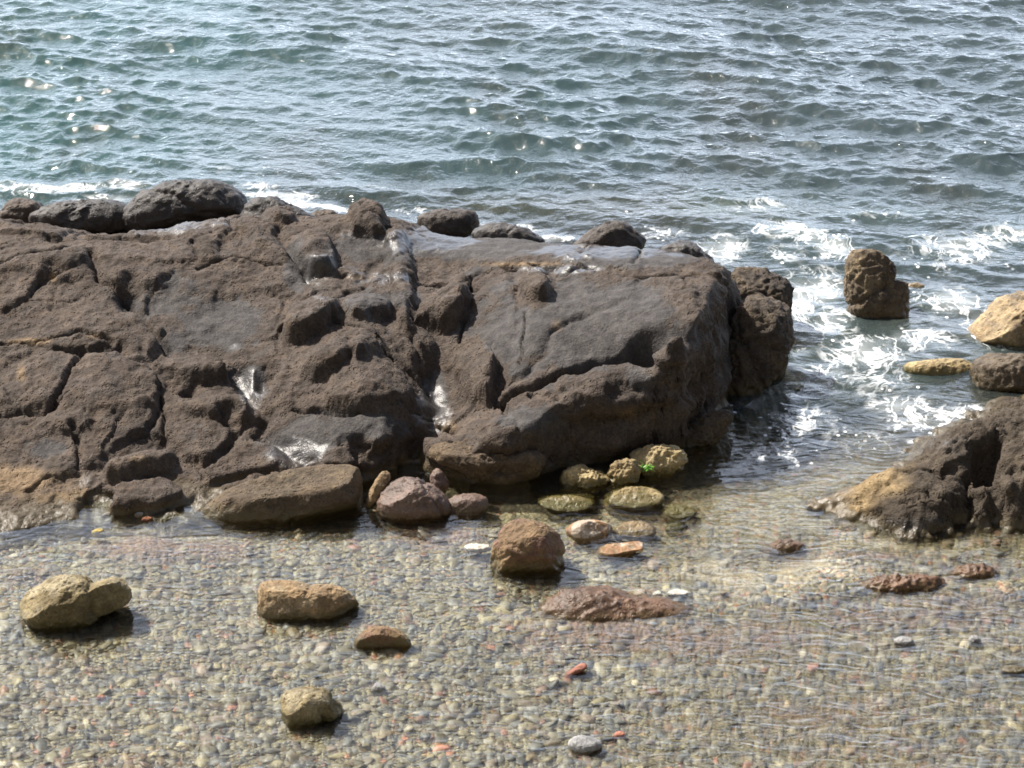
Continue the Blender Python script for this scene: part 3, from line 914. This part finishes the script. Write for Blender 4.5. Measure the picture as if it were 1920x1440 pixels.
bo('boulder', 'pale cream wet boulder cut by the right edge of the view', [(1800, 640), (1825, 610), (1870, 560), (1930, 540), (2010, 545), (2060, 600), (2050, 655), (1930, 662), (1850, 655)], PALE, seed=27, thick=.7, amp=.10, pits=.02, base_z=-.06,
   cuts=[(-.6, .6, .5, .75)])
bo('boulder', 'dark squarish boulder below the pale cream one at right edge', [(1822, 720), (1826, 680), (1850, 665), (1900, 664), (1990, 670), (2020, 710), (1980, 745), (1880, 748), (1835, 742)], DRKB, seed=28, thick=.7, amp=.10, pits=.025, base_z=-.06, cuts=[(-.2, .9, .3, .85)])
bo('wet_rock', 'low golden brown rock awash left of the dark squarish boulder', [(1685, 690), (1720, 676), (1780, 672), (1825, 680), (1830, 712), (1780, 724), (1710, 712)], GOLD, seed=29, thick=.6, amp=.12, base_z=-.08)
# low wet ridges in the shallows on the right
bo('low_ridge', 'glistening brown low mound with white stone resting behind it', [(975, 1165), (1010, 1130), (1070, 1106), (1130, 1104), (1190, 1118), (1250, 1120), (1330, 1150), (1300, 1240), (1160, 1290), (1000, 1260), (950, 1190)], WETB, seed=40, thick=.42, amp=.07, pits=.016, base_z=-.06, base_v=1205, push=.21)
bo('low_ridge', 'long low brown wet ridge in the shallows below the knobbly rock', [(1598, 1105), (1620, 1086), (1680, 1082), (1730, 1076), (1768, 1084), (1775, 1120), (1700, 1160), (1600, 1160), (1590, 1120)], WETB, seed=41, thick=.4, base_v=1128, push=.07, amp=.12, pits=.03, base_z=-.05)
bo('low_ridge', 'shorter brown wet ridge touching the right end of the long one', [(1770, 1090), (1790, 1066), (1830, 1056), (1872, 1070), (1870, 1110), (1790, 1130)], WETB, seed=42, thick=.6, base_v=1102, push=.05, sub=5, amp=.12, pits=.03, base_z=-.05)
bo('low_ridge', 'small orange brown wet hump left of the knobbly rock front', [(1425, 1036), (1450, 1016), (1490, 1010), (1515, 1030), (1490, 1060), (1430, 1060)], WETB, seed=43, thick=.7, base_v=1042, sub=5, amp=.12, pits=.02, base_z=-.05)
# single stones one can pick out
for k, (nm, lab, out, mt) in enumerate([
    ('stone', 'white smooth stone behind the glistening brown mound', [(1248, 1112), (1265, 1104), (1292, 1108), (1300, 1118), (1260, 1120)], WHITE),
    ('stone', 'small white pebble left of the white smooth stone', [(1222, 1114), (1232, 1108), (1242, 1112), (1238, 1120), (1225, 1120)], WHITE),
    ('stone', 'pale white slab stone left of the reddish brown boulder', [(866, 1026), (885, 1019), (920, 1022), (922, 1034), (880, 1036)], WHITE),
    ('stone', 'pale squarish flat stone near the bottom right of centre', [(1062, 1392), (1080, 1378), (1120, 1384), (1134, 1400), (1100, 1416), (1070, 1412)], GREYS),
    ('stone', 'vivid orange red pebble next to a dark slate pebble', [(1148, 1380), (1158, 1370), (1174, 1374), (1172, 1386), (1154, 1388)], REDS),
    ('stone', 'dark slate pebble left of the vivid orange red one', [(1124, 1384), (1136, 1378), (1152, 1382), (1150, 1390), (1128, 1390)], WETD),
    ('stone', 'elongated red shard below the glistening brown mound', [(1056, 1266), (1076, 1252), (1094, 1242), (1104, 1250), (1082, 1264), (1062, 1272)], REDS),
    ('stone', 'yellow stone in the weed under the left outcrop foot', [(170, 998), (182, 990), (196, 992), (194, 1004), (176, 1006)], YEL),
    ('stone', 'white wet stone at the outcrop foot beside an orange chip', [(250, 966), (260, 959), (272, 962), (270, 972), (254, 972)], WHITE),
    ('stone', 'orange chip at the outcrop foot beside a white wet stone', [(264, 974), (274, 968), (288, 971), (284, 978), (268, 979)], REDS),
    ('stone', 'cream rounded stone in the right foreground with dark shadow', [(1672, 1202), (1688, 1192), (1712, 1198), (1714, 1212), (1690, 1216)], GREYS),
    ('stone', 'pointed pale stone right of the cream rounded stone', [(1812, 1202), (1826, 1188), (1838, 1196), (1842, 1210), (1820, 1212)], GREYS),
    ('stone', 'brown flat stone at the right edge of the foreground', [(1866, 1258), (1890, 1246), (1925, 1250), (1930, 1264), (1890, 1268)], TANR),
    ('stone', 'grey pointed stone right of the boulder nearest the camera', [(692, 1298), (705, 1278), (718, 1284), (728, 1300), (705, 1304)], GREYS),
    ('stone', 'red pebble under the shallow water left of the nearest boulder', [(180, 1308), (188, 1302), (200, 1306), (196, 1314), (184, 1314)], REDS)]):
    bo(nm, lab, out, mt, seed=50 + k, thick=.8, sub=4, amp=.10, base_z=-.028, pits=.002, cat='stone', group='single stones lying in the shallows', cuts=[(0, .8, .6, .8)])

# green weed tuft on the crusted rock
gm = N('green weed')
bs = gm.n('BsdfPrincipled', i={'Base Color': (.10, .28, .03), 'Roughness': .4})
gm.t.links.new(bs.outputs[0], gm.out.inputs[0])
rs = np.random.RandomState(3)
Vv, Ff = [], []
gp = unproj(1212, 872, .05) + np.array([0, -.06, 0])
for k in range(70):
    a = rs.uniform(0, 6.28)
    l = rs.uniform(.02, .045)
    w = rs.uniform(.003, .007)
    p = np.array([rs.normal() * .018, rs.normal() * .012, abs(rs.normal()) * .012])
    d = np.array([math.cos(a), math.sin(a) * .6 - .4, rs.uniform(.1, .9)])
    d /= np.linalg.norm(d)
    sdv = np.cross(d, [0, 0, 1])
    i0 = len(Vv)
    Vv += [p - sdv * w, p + sdv * w, p + d * l * .6 + sdv * w * .8, p + d * l * .6 - sdv * w * .8, p + d * l + np.array([0, 0, -.01])]
    Ff += [(i0, i0 + 1, i0 + 2), (i0, i0 + 2, i0 + 3), (i0 + 3, i0 + 2, i0 + 4)]
o = mesh_obj('seaweed', np.array(Vv), np.array(Ff), gm.m)
o.location = gp
tag(o, 'tiny bright green weed tuft on the golden crusted rock', 'seaweed')

# ------------------------------------------------------------------ seabed
ny, nx = 620, 560
vv = np.concatenate([np.linspace(1900, 250, 520), np.linspace(240, -560, 100)])
yy = unproj(np.full(ny, 960.), vv, 0.)[:, 1]
ss = np.linspace(-1, 1, nx)
Y = np.repeat(yy[:, None], nx, 1)
X = ss[None] * (np.hypot(yy, 7) * .30 + 1.0)[:, None]
Pb = np.stack([X.ravel(), Y.ravel(), np.zeros(ny * nx)], 1)
U, W = proj(Pb)
dep = -.040 - .065 * sstep(12.3, 14.2, Pb[:, 1]) * (1 - sstep(1.2, 2.0, Pb[:, 0]) * (1 - sstep(14.2, 14.8, Pb[:, 1])))
chan = sstep(14.0, 15.6, Pb[:, 1] + .2 * fbm(Pb * 1.3, 3, 9) - .25 * sstep(1.5, 2.5, Pb[:, 0]))
dep = dep - .35 * chan - .5 * sstep(17, 19, Pb[:, 1]) - 1.2 * sstep(19, 26, Pb[:, 1])
nb = fbm(Pb * 2.5, 5, 70)
nb2 = fbm(Pb * 8, 4, 71)
shelf = sstep(.25, .75, blobs(U, W, [(1450, 1090, 260, 45, 1), (1300, 1050, 120, 40, .8), (1650, 1040, 180, 30, .9), (1150, 1160, 220, 40, .75), (1850, 1100, 160, 30, .8), (1300, 1130, 200, 40, .8),
                                  (300, 1010, 230, 28, .9), (60, 1060, 90, 20, .8), (820, 975, 130, 25, .8)]) + .3 * nb)
dep = dep + shelf * .03 * (1 + 1.2 * nb) + .012 * nb + .008 * nb2
Pb[:, 2] = dep
cream = blobs(U, W, [(1400, 1080, 160, 40, 1), (1560, 1060, 160, 26, .9), (1330, 1060, 90, 30, 1), (1640, 985, 80, 30, .8), (1660, 1010, 120, 26, .6), (1480, 1120, 140, 26, .6)])
cream = sstep(.35, .85, cream + .45 * nb + .35 * nb2)
brn = blobs(U, W, [(1120, 1190, 230, 50, 1), (1400, 1170, 300, 30, .7), (300, 1015, 240, 30, 1), (60, 1065, 90, 26, .9), (820, 990, 140, 26, .9), (1800, 1130, 200, 40, .8), (1250, 960, 200, 40, .5),
                   (470, 1310, 60, 20, .7), (1500, 1040, 140, 20, .6), (1500, 1330, 420, 90, .55), (1700, 1150, 330, 40, .9), (1350, 1195, 300, 36, .9), (1650, 1040, 160, 16, .7), (1650, 1400, 300, 60, .5), (250, 1430, 300, 40, .7), (1300, 1230, 300, 40, .5)])
brn = sstep(.3, .8, brn + .4 * nb + .2 * nb2)
grn = sstep(.45, .95, blobs(U, W, [(120, 1025, 90, 22, .9), (1530, 1160, 90, 16, .8), (1500, 1140, 60, 12, .8), (1700, 1130, 120, 16, .7), (1200, 960, 120, 30, .5), (1350, 1000, 120, 30, .6)]) + .5 * nb + .3 * nb2)
grav = np.array([.165, .145, .095])[None] * (1 + .35 * nb[:, None] + .3 * nb2[:, None])
bc = grav * (1 - brn[:, None]) + np.array([.165, .108, .078]) * (1 + .5 * nb2[:, None]) * brn[:, None]
bc = bc * (1 - cream[:, None]) + np.array([.33, .285, .215]) * cream[:, None]
bc = bc * (1 - .7 * grn[:, None]) + np.array([.09, .12, .035]) * .7 * grn[:, None]
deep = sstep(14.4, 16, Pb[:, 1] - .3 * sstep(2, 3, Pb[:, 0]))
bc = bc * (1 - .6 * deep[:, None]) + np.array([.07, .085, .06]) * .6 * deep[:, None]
s = N('gravel bed')
P = s.n('NewGeometry').outputs['Position']
PX = s.scaled(P, (1, 1, .5))
vc = s.n('TexVoronoi', i={'Vector': PX, 'Scale': 38.0})
vd = vc.outputs['Distance']
hue = s.n('SeparateColor', i={0: vc.outputs['Color']})
pc = s.mix(s.ramp(hue.outputs[0], .2, .9), (.28, .27, .27), (.80, .76, .66))
pc = s.mix(s.math('GREATER_THAN', hue.outputs[1], .93), pc, (.75, .35, .22))
col = s.mix(s.math('MULTIPLY', s.attr('gravelly'), .8), s.attr('tone', 'Color'), s.mix(1.0, s.attr('tone', 'Color'), s.mix(.0, pc, pc), 'OVERLAY'))
nn = s.noise(P, 22, 5, .65)
col = s.mix(.6, col, s.mix(s.ramp(nn, .32, .68), (.22, .21, .21), (.78, .77, .74)), 'OVERLAY')
bsd = s.n('BsdfPrincipled', i={'Base Color': col, 'Roughness': .6})
hb = s.math('ADD', s.math('MULTIPLY', vd, -1.0), s.math('MULTIPLY', nn, .8))
bp = s.n('Bump', i={'Strength': .8, 'Distance': .02, 'Height': hb})
s.set(bsd, 'Normal', bp.outputs[0])
s.t.links.new(bsd.outputs[0], s.out.inputs[0])
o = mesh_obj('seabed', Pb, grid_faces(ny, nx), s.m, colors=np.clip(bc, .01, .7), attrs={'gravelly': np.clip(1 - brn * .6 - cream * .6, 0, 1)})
tag(o, 'gravel and weed covered seabed under the shallow water', 'seabed', kind='structure')
Zb = Pb[:, 2].reshape(ny, nx)


def bed_z(x, y):
    fy = np.interp(y, yy, np.arange(ny))
    hw = np.hypot(y, 7) * .30 + 1.0
    fx = (x / hw + 1) / 2 * (nx - 1)
    return Zb[np.clip(fy.round().astype(int), 0, ny - 1), np.clip(fx.round().astype(int), 0, nx - 1)]


# ------------------------------------------------------------------ shingle
rs = np.random.RandomState(21)
NP = 36000
u = rs.uniform(-250, 2170, NP)
v = 985 + (1560 - 985) * rs.uniform(0, 1, NP) ** .8
p = unproj(u, v, -.05)
msk = np.ones(NP)
g = np.c_[p[:, :2] * 2.5, np.zeros(NP)]
nbp = fbm(np.c_[p[:, :2] * 2.5, np.full(NP, 0.)], 3, 70)
shp = blobs(u, v, [(1450, 1085, 280, 45, 1), (1300, 1050, 120, 40, .8), (1700, 1040, 260, 40, 1), (1150, 1180, 260, 50, .9), (1850, 1110, 200, 40, .9),
                   (300, 1008, 240, 30, 1), (60, 1055, 90, 22, .8), (820, 975, 140, 30, .9), (1300, 1000, 200, 40, .6), (1400, 1170, 300, 40, .8)])
thin = blobs(u, v, [(1500, 1300, 400, 200, .45), (1700, 1250, 400, 100, .6)])
keep = rs.uniform(0, 1, NP) > np.clip(shp * 1.1 + .4 * nbp * (shp > .1), 0, .97)
keep &= rs.uniform(0, 1, NP) > thin * .5
p, u, v, nbp = p[keep], u[keep], v[keep], nbp[keep]
n = len(p)
D, Fc = ico(2)
size = np.exp(rs.normal(math.log(.0135), .52, n))
size = np.clip(size, .007, .040) * (1 - .25 * blobs(u, v, [(1600, 1380, 500, 160, 1)]))
ax = np.stack([size * rs.uniform(1.0, 1.7, n), size * rs.uniform(.75, 1.05, n), size * rs.uniform(.28, .55, n)], 1)
an = rs.uniform(0, 6.28, n)
tilt = rs.normal(0, .28, n)
shape = D[None] * ax[:, None, :]
jit = 1 + .16 * rs.normal(size=(n, len(D), 1)).clip(-1.5, 1.5)
shape = shape * jit
ct, st_ = np.cos(tilt)[:, None], np.sin(tilt)[:, None]
sx, sy, sz = shape[..., 0] * ct + shape[..., 2] * st_, shape[..., 1], -shape[..., 0] * st_ + shape[..., 2] * ct
ca, sa = np.cos(an)[:, None], np.sin(an)[:, None]
bz = bed_z(p[:, 0], p[:, 1])
lift = np.minimum(bz + ax[:, 2] * .12, -.007 - ax[:, 2] * 1.1)
Vp = np.stack([sx * ca - sy * sa + p[:, :1], sx * sa + sy * ca + p[:, 1:2], sz + lift[:, None]], -1).reshape(-1, 3)
Fp = (Fc[None] + (np.arange(n) * len(D))[:, None, None]).reshape(-1, 3)
pal = np.array([(.20, .20, .20), (.27, .26, .25), (.13, .14, .17), (.33, .31, .26), (.32, .29, .20), (.26, .21, .15), (.22, .17, .13), (.40, .37, .30), (.35, .32, .23), (.17, .19, .24),
                (.46, .20, .15), (.36, .21, .15), (.30, .24, .22), (.50, .48, .43)])
wt_ = np.array([10, 12, 8, 10, 9, 8, 6, 7, 8, 8, 1.6, 1.8, 6, 3.0])
ci = rs.choice(len(pal), n, p=wt_ / wt_.sum())
pcol = pal[ci] * np.array([.72, .67, .59]) * np.exp(rs.normal(-.06, .36, (n, 1)))
iy_ = np.clip(np.interp(p[:, 1], yy, np.arange(ny)).round().astype(int), 0, ny - 1)
ix_ = np.clip(((p[:, 0] / (np.hypot(p[:, 1], 7) * .30 + 1.0) + 1) / 2 * (nx - 1)).round().astype(int), 0, nx - 1)
pcol = pcol * .76 + .24 * bc.reshape(ny, nx, 3)[iy_, ix_] * (.7 + .6 * rs.uniform(0, 1, (n, 1)))
pcol = pcol * (.92 + .35 * nbp[:, None])
s = N('shingle stone')
P = s.n('NewGeometry').outputs['Position']
nn = s.noise(P, 90, 3, .6)
col = s.mix(.5, s.attr('tone', 'Color'), s.mix(s.ramp(nn, .3, .7), (.25, .25, .25), (.75, .74, .72)), 'OVERLAY')
bsd = s.n('BsdfPrincipled', i={'Base Color': col, 'Roughness': .5})
s.t.links.new(bsd.outputs[0], s.out.inputs[0])
o = mesh_obj('shingle', Vp, Fp, s.m, colors=np.clip(np.repeat(pcol, len(D), 0), .02, .75))
tag(o, 'multicoloured rounded shingle covering the bottom of the shallows', 'shingle', kind='stuff')

# ------------------------------------------------------------------ water
vv = np.concatenate([np.linspace(1950, 1000, 330), np.linspace(998, -150, 640), np.linspace(-160, -1150, 90)])
yy2 = unproj(np.full(len(vv), 960.), vv, 0.)[:, 1]
ny2, nx2 = len(vv), 900
ss = np.linspace(-1, 1, nx2)
Y = np.repeat(yy2[:, None], nx2, 1)
X = ss[None] * (np.hypot(yy2, 7) * .262)[:, None]
Pw = np.stack([X.ravel(), Y.ravel(), np.zeros(ny2 * nx2)], 1)
U, W = proj(Pw)
# how open the water is: calm over the shallows, choppy at sea
sea = sstep(16.6, 19.5, Pw[:, 1] + .15 * Pw[:, 0])
ch = sstep(1.0, 1.6, Pw[:, 0]) * sstep(14.5, 16.0, Pw[:, 1])
amp = .05 + .95 * np.maximum(sea, .5 * ch)
fadef = 1 - sstep(40, 120, Pw[:, 1])
rs = np.random.RandomState(5)
H = np.zeros(len(Pw))
DX = np.zeros(len(Pw))
DY = np.zeros(len(Pw))
grp = .72 + 1.0 * fbm(np.c_[Pw[:, 0] * .45, Pw[:, 1] * .3, np.zeros(len(Pw))], 3, 80)
for lam0, lam1, cnt, slope, spread in ((1.5, 3.2, 10, .07, .40), (.34, .82, 44, .15, .50), (.15, .32, 40, .18, .7), (.08, .14, 30, .11, .9)):
    for k in range(cnt):
        lam = math.exp(rs.uniform(math.log(lam0), math.log(lam1)))
        kk = 2 * math.pi / lam
        th = R(-90 - 14) + rs.normal() * spread
        a = slope / kk / math.sqrt(cnt / 2)
        kx, ky = kk * math.cos(th), kk * math.sin(th)
        ph = Pw[:, 0] * kx + Pw[:, 1] * ky + rs.uniform(0, 6.28)
        c_, s_ = np.cos(ph), np.sin(ph)
        H += a * c_
        DX -= a * .85 * math.cos(th) * s_
        DY -= a * .85 * math.sin(th) * s_
A = amp * np.clip(grp, .35, 1.45) * fadef
Vw = Pw.copy()
Vw[:, 2] += H * A
Vw[:, 0] += DX * A
Vw[:, 1] += DY * A
# foam density, laid along the shore and through the channel
foam = blobs(U, W, [(100, 352, 170, 9, 1.1), (240, 350, 60, 12, .9), (520, 368, 90, 10, 1.1), (600, 388, 90, 9, 1.2), (680, 400, 60, 8, 1.2), (1500, 560, 60, 90, .85), (1780, 480, 200, 60, .55), (1560, 470, 60, 30, 1), (60, 352, 120, 16, .8), (240, 340, 60, 20, .55), (190, 372, 90, 10, .7), (480, 352, 60, 14, .85), (540, 372, 60, 14, .9), (620, 390, 60, 12, 1), (680, 398, 40, 8, .9), (450, 320, 120, 16, .5), (700, 350, 90, 10, .45), (780, 390, 60, 10, .6),
                    (960, 425, 70, 14, .9), (1040, 445, 60, 10, .8), (1240, 440, 80, 16, .8), (1350, 470, 80, 30, .8), (1480, 440, 90, 28, .85), (1520, 450, 50, 30, .9), (1540, 540, 70, 50, .9), (1560, 600, 70, 50, .85), (1480, 480, 80, 30, .7),
                    (1800, 470, 160, 50, .72), (1900, 440, 120, 30, .7), (1780, 560, 100, 40, .75), (1620, 660, 110, 50, .78), (1720, 640, 110, 30, .7), (1550, 700, 90, 40, .6), (1740, 790, 110, 30, .85), (1690, 760, 90, 25, .85), (1800, 800, 60, 30, .9), (1740, 830, 50, 16, .7),
                    (1480, 790, 120, 50, .62), (1400, 760, 60, 40, .55), (1480, 850, 150, 45, .55), (1600, 830, 120, 50, .55), (1860, 620, 90, 60, .6), (1820, 770, 80, 20, .8), (1450, 560, 60, 50, .6), (1500, 620, 50, 70, .65), (1650, 720, 120, 50, .6), (1380, 380, 250, 30, .42), (1650, 400, 250, 30, .42), (1150, 400, 200, 20, .35)])
foam = np.clip(foam * 1.05, 0, 1.05)
turb = np.clip(.9 * sstep(17.6, 20.5, Pw[:, 1]) + .35 * ch + .35 * foam * ch, 0, .93)
turb = turb * (1 - .25 * np.clip(blobs(U, W, [(1250, 390, 420, 40, 1), (950, 380, 150, 30, .8)]), 0, 1))
n1 = fbm(np.c_[Pw[:, 0] * .5, Pw[:, 1] * .22, np.zeros(len(Pw))], 4, 90)
leftness = sstep(500, -1400, U - 960 + 600 * n1)
wc = np.array([.046, .066, .072])[None] * np.ones((len(Pw), 1))
wc = wc * (1 - leftness[:, None]) + np.array([.032, .088, .088]) * leftness[:, None]
bp_ = sstep(.1, .45, fbm(np.c_[Pw[:, 0] * .9, Pw[:, 1] * .35, np.ones(len(Pw))], 4, 93))[:, None]
wc = wc * (1 - .35 * bp_) + np.array([.032, .030, .020]) * .35 * bp_
ol = np.clip(blobs(U, W, [(1200, 395, 330, 34, 1), (950, 385, 150, 26, .9)]) + .3 * n1, 0, 1)[:, None]
wc = wc * (1 - .8 * ol) + np.array([.058, .066, .030]) * .8 * ol
milk = (ch * np.clip(foam * 1.1, 0, 1))[:, None]
wc = wc * (1 - .5 * milk) + np.array([.10, .15, .15]) * .5 * milk
s = N('sea water')
P = s.n('NewGeometry').outputs['Position']
PS = s.scaled(P, (1.0, .75, 1))
rip = s.noise(PS, 9, 4, .6, .3)
wv = s.n('TexNoise', i={'Vector': P, 'Scale': 1.7, 'Detail': 2.0})
mp = s.n('Mapping', i={'Vector': s.mix(.22, P, wv.outputs['Color'], 'ADD')})
mp.inputs['Rotation'].default_value = (0, 0, .33)
mp.inputs['Scale'].default_value = (.55, 1.15, 1)
rip2 = s.noise(mp.outputs[0], 10, 1.0, .5, 1.0)
op = s.attr('open')
hh = s.math('ADD', s.math('MULTIPLY', rip, s.math('ADD', s.math('MULTIPLY', op, .022), .0014)), s.math('MULTIPLY', rip2, s.math('ADD', s.math('MULTIPLY', op, .002), s.attr('wobble'))))
bmp = s.n('Bump', i={'Strength': 1.0, 'Distance': 1.0, 'Height': hh})
fr = s.n('Fresnel', i={'IOR': 1.333, 'Normal': bmp.outputs[0]})
gl = s.n('BsdfGlossy', i={'Color': (1, 1, 1), 'Roughness': .05, 'Normal': bmp.outputs[0]})
tr0 = s.n('BsdfTransparent', i={'Color': (.93, .96, .91)})
rf = s.n('BsdfRefraction', i={'Color': (.97, .99, .95), 'IOR': 1.333, 'Roughness': .02, 'Normal': bmp.outputs[0]})
tr = s.n('MixShader', i={0: s.attr('bend'), 1: tr0.outputs[0], 2: rf.outputs[0]})
df = s.n('BsdfDiffuse', i={'Color': s.attr('tone', 'Color')})
body = s.n('MixShader', i={0: s.attr('murk'), 1: tr.outputs[0], 2: df.outputs[0]})
wat = s.n('MixShader', i={0: fr.outputs[0], 1: body.outputs[0], 2: gl.outputs[0]})
# foam lace
warp = s.n('TexNoise', i={'Vector': P, 'Scale': 2.6, 'Detail': 4.0})
wp = s.mix(.30, P, warp.outputs['Color'], 'ADD')
wps = s.scaled(wp, (1, .62, 1))
fa = s.noise(wps, 3.6, 5, .6, .9)
fb = s.noise(wps, 8.5, 5, .6, .9)
fn = s.noise(s.scaled(wp, (1, .5, 1)), 6, 6, .7)
fl = s.noise(s.scaled(P, (.8, .5, 1)), 2.2, 4, .6)
fm = s.attr('foam')
l1 = s.ramp(s.math('ABSOLUTE', s.math('SUBTRACT', fa, .5)), .0, .042, 1, 0)
l2 = s.ramp(s.math('ABSOLUTE', s.math('SUBTRACT', fb, .5)), .0, .06, 1, 0)
d1 = s.math('ADD', fm, s.math('MULTIPLY', s.math('SUBTRACT', fl, .5), 1.5))
d2 = s.math('ADD', fm, s.math('MULTIPLY', s.math('SUBTRACT', fn, .5), 1.6))
ff = s.math('MULTIPLY', l1, s.ramp(d1, .32, .75))
ff = s.math('MAXIMUM', ff, s.math('MULTIPLY', s.math('MULTIPLY', l2, .85), s.ramp(d2, .5, .9)))
ff = s.math('MAXIMUM', ff, s.ramp(s.math('ADD', d2, s.math('MULTIPLY', s.math('SUBTRACT', fl, .5), .8)), .92, 1.5))
ff = s.math('MAXIMUM', ff, s.ramp(d1, .45, 1.5, 0, .55))
ff = s.math('MULTIPLY', ff, s.ramp(fm, .16, .45))
# loose bubbles rafts
dots = s.voro(s.scaled(P, (1, .7, 1)), 15)
dsel = s.noise(P, 3.5, 3, .6)
ff2 = s.math('MULTIPLY', s.math('MULTIPLY', s.ramp(dots, .14, .24, 1, 0), s.ramp(dsel, .5, .6)), s.ramp(fm, .2, .45))
ff = s.math('MAXIMUM', ff, ff2)
fd = s.n('BsdfDiffuse', i={'Color': (.82, .85, .86)})
allm = s.n('MixShader', i={0: s.math('MULTIPLY', ff, .86), 1: wat.outputs[0], 2: fd.outputs[0]})
s.t.links.new(allm.outputs[0], s.out.inputs[0])
o = mesh_obj('sea_water', Vw, grid_faces(ny2, nx2), s.m, colors=np.clip(wc, 0, 1), attrs={'foam': foam, 'murk': turb, 'open': np.clip(amp, 0, 1), 'bend': .24 + .24 * sstep(900, 1700, U + 250 * n1), 'wobble': .0052 + .0050 * sstep(700, 1500, U + 250 * n1)})
tag(o, 'choppy grey-green sea running into clear shallows with white foam', 'sea', kind='structure')
WATER = s.m

# ------------------------------------------------------------------ unseen slope under and behind the camera, added to block sky light
gx, gy = np.meshgrid(np.linspace(-45, 45, 120), np.concatenate([np.linspace(-60, 2, 60), np.linspace(2.2, 10.4, 60)]))
gz = np.where(gy > 0, -.3 + (10.4 - gy) * .52, 5.1 + .75 * -gy) 
Ph = np.stack([gx.ravel(), gy.ravel(), gz.ravel()], 1)
Ph[:, 2] += .35 * fbm(Ph * .6, 4, 95) * sstep(10.4, 8, Ph[:, 1])
s = N('unseen slope')
P = s.n('NewGeometry').outputs['Position']
bsd = s.n('BsdfPrincipled', i={'Base Color': s.mix(s.ramp(s.noise(P, 1.5, 5, .6), .4, .6), (.05, .06, .025), (.12, .09, .06)), 'Roughness': .9})
s.t.links.new(bsd.outputs[0], s.out.inputs[0])
o = mesh_obj('unseen_hillside', Ph, grid_faces(120, 120), s.m)
tag(o, 'unseen slope behind the camera, added to block sky light from the land side', 'unseen_hillside', kind='structure')
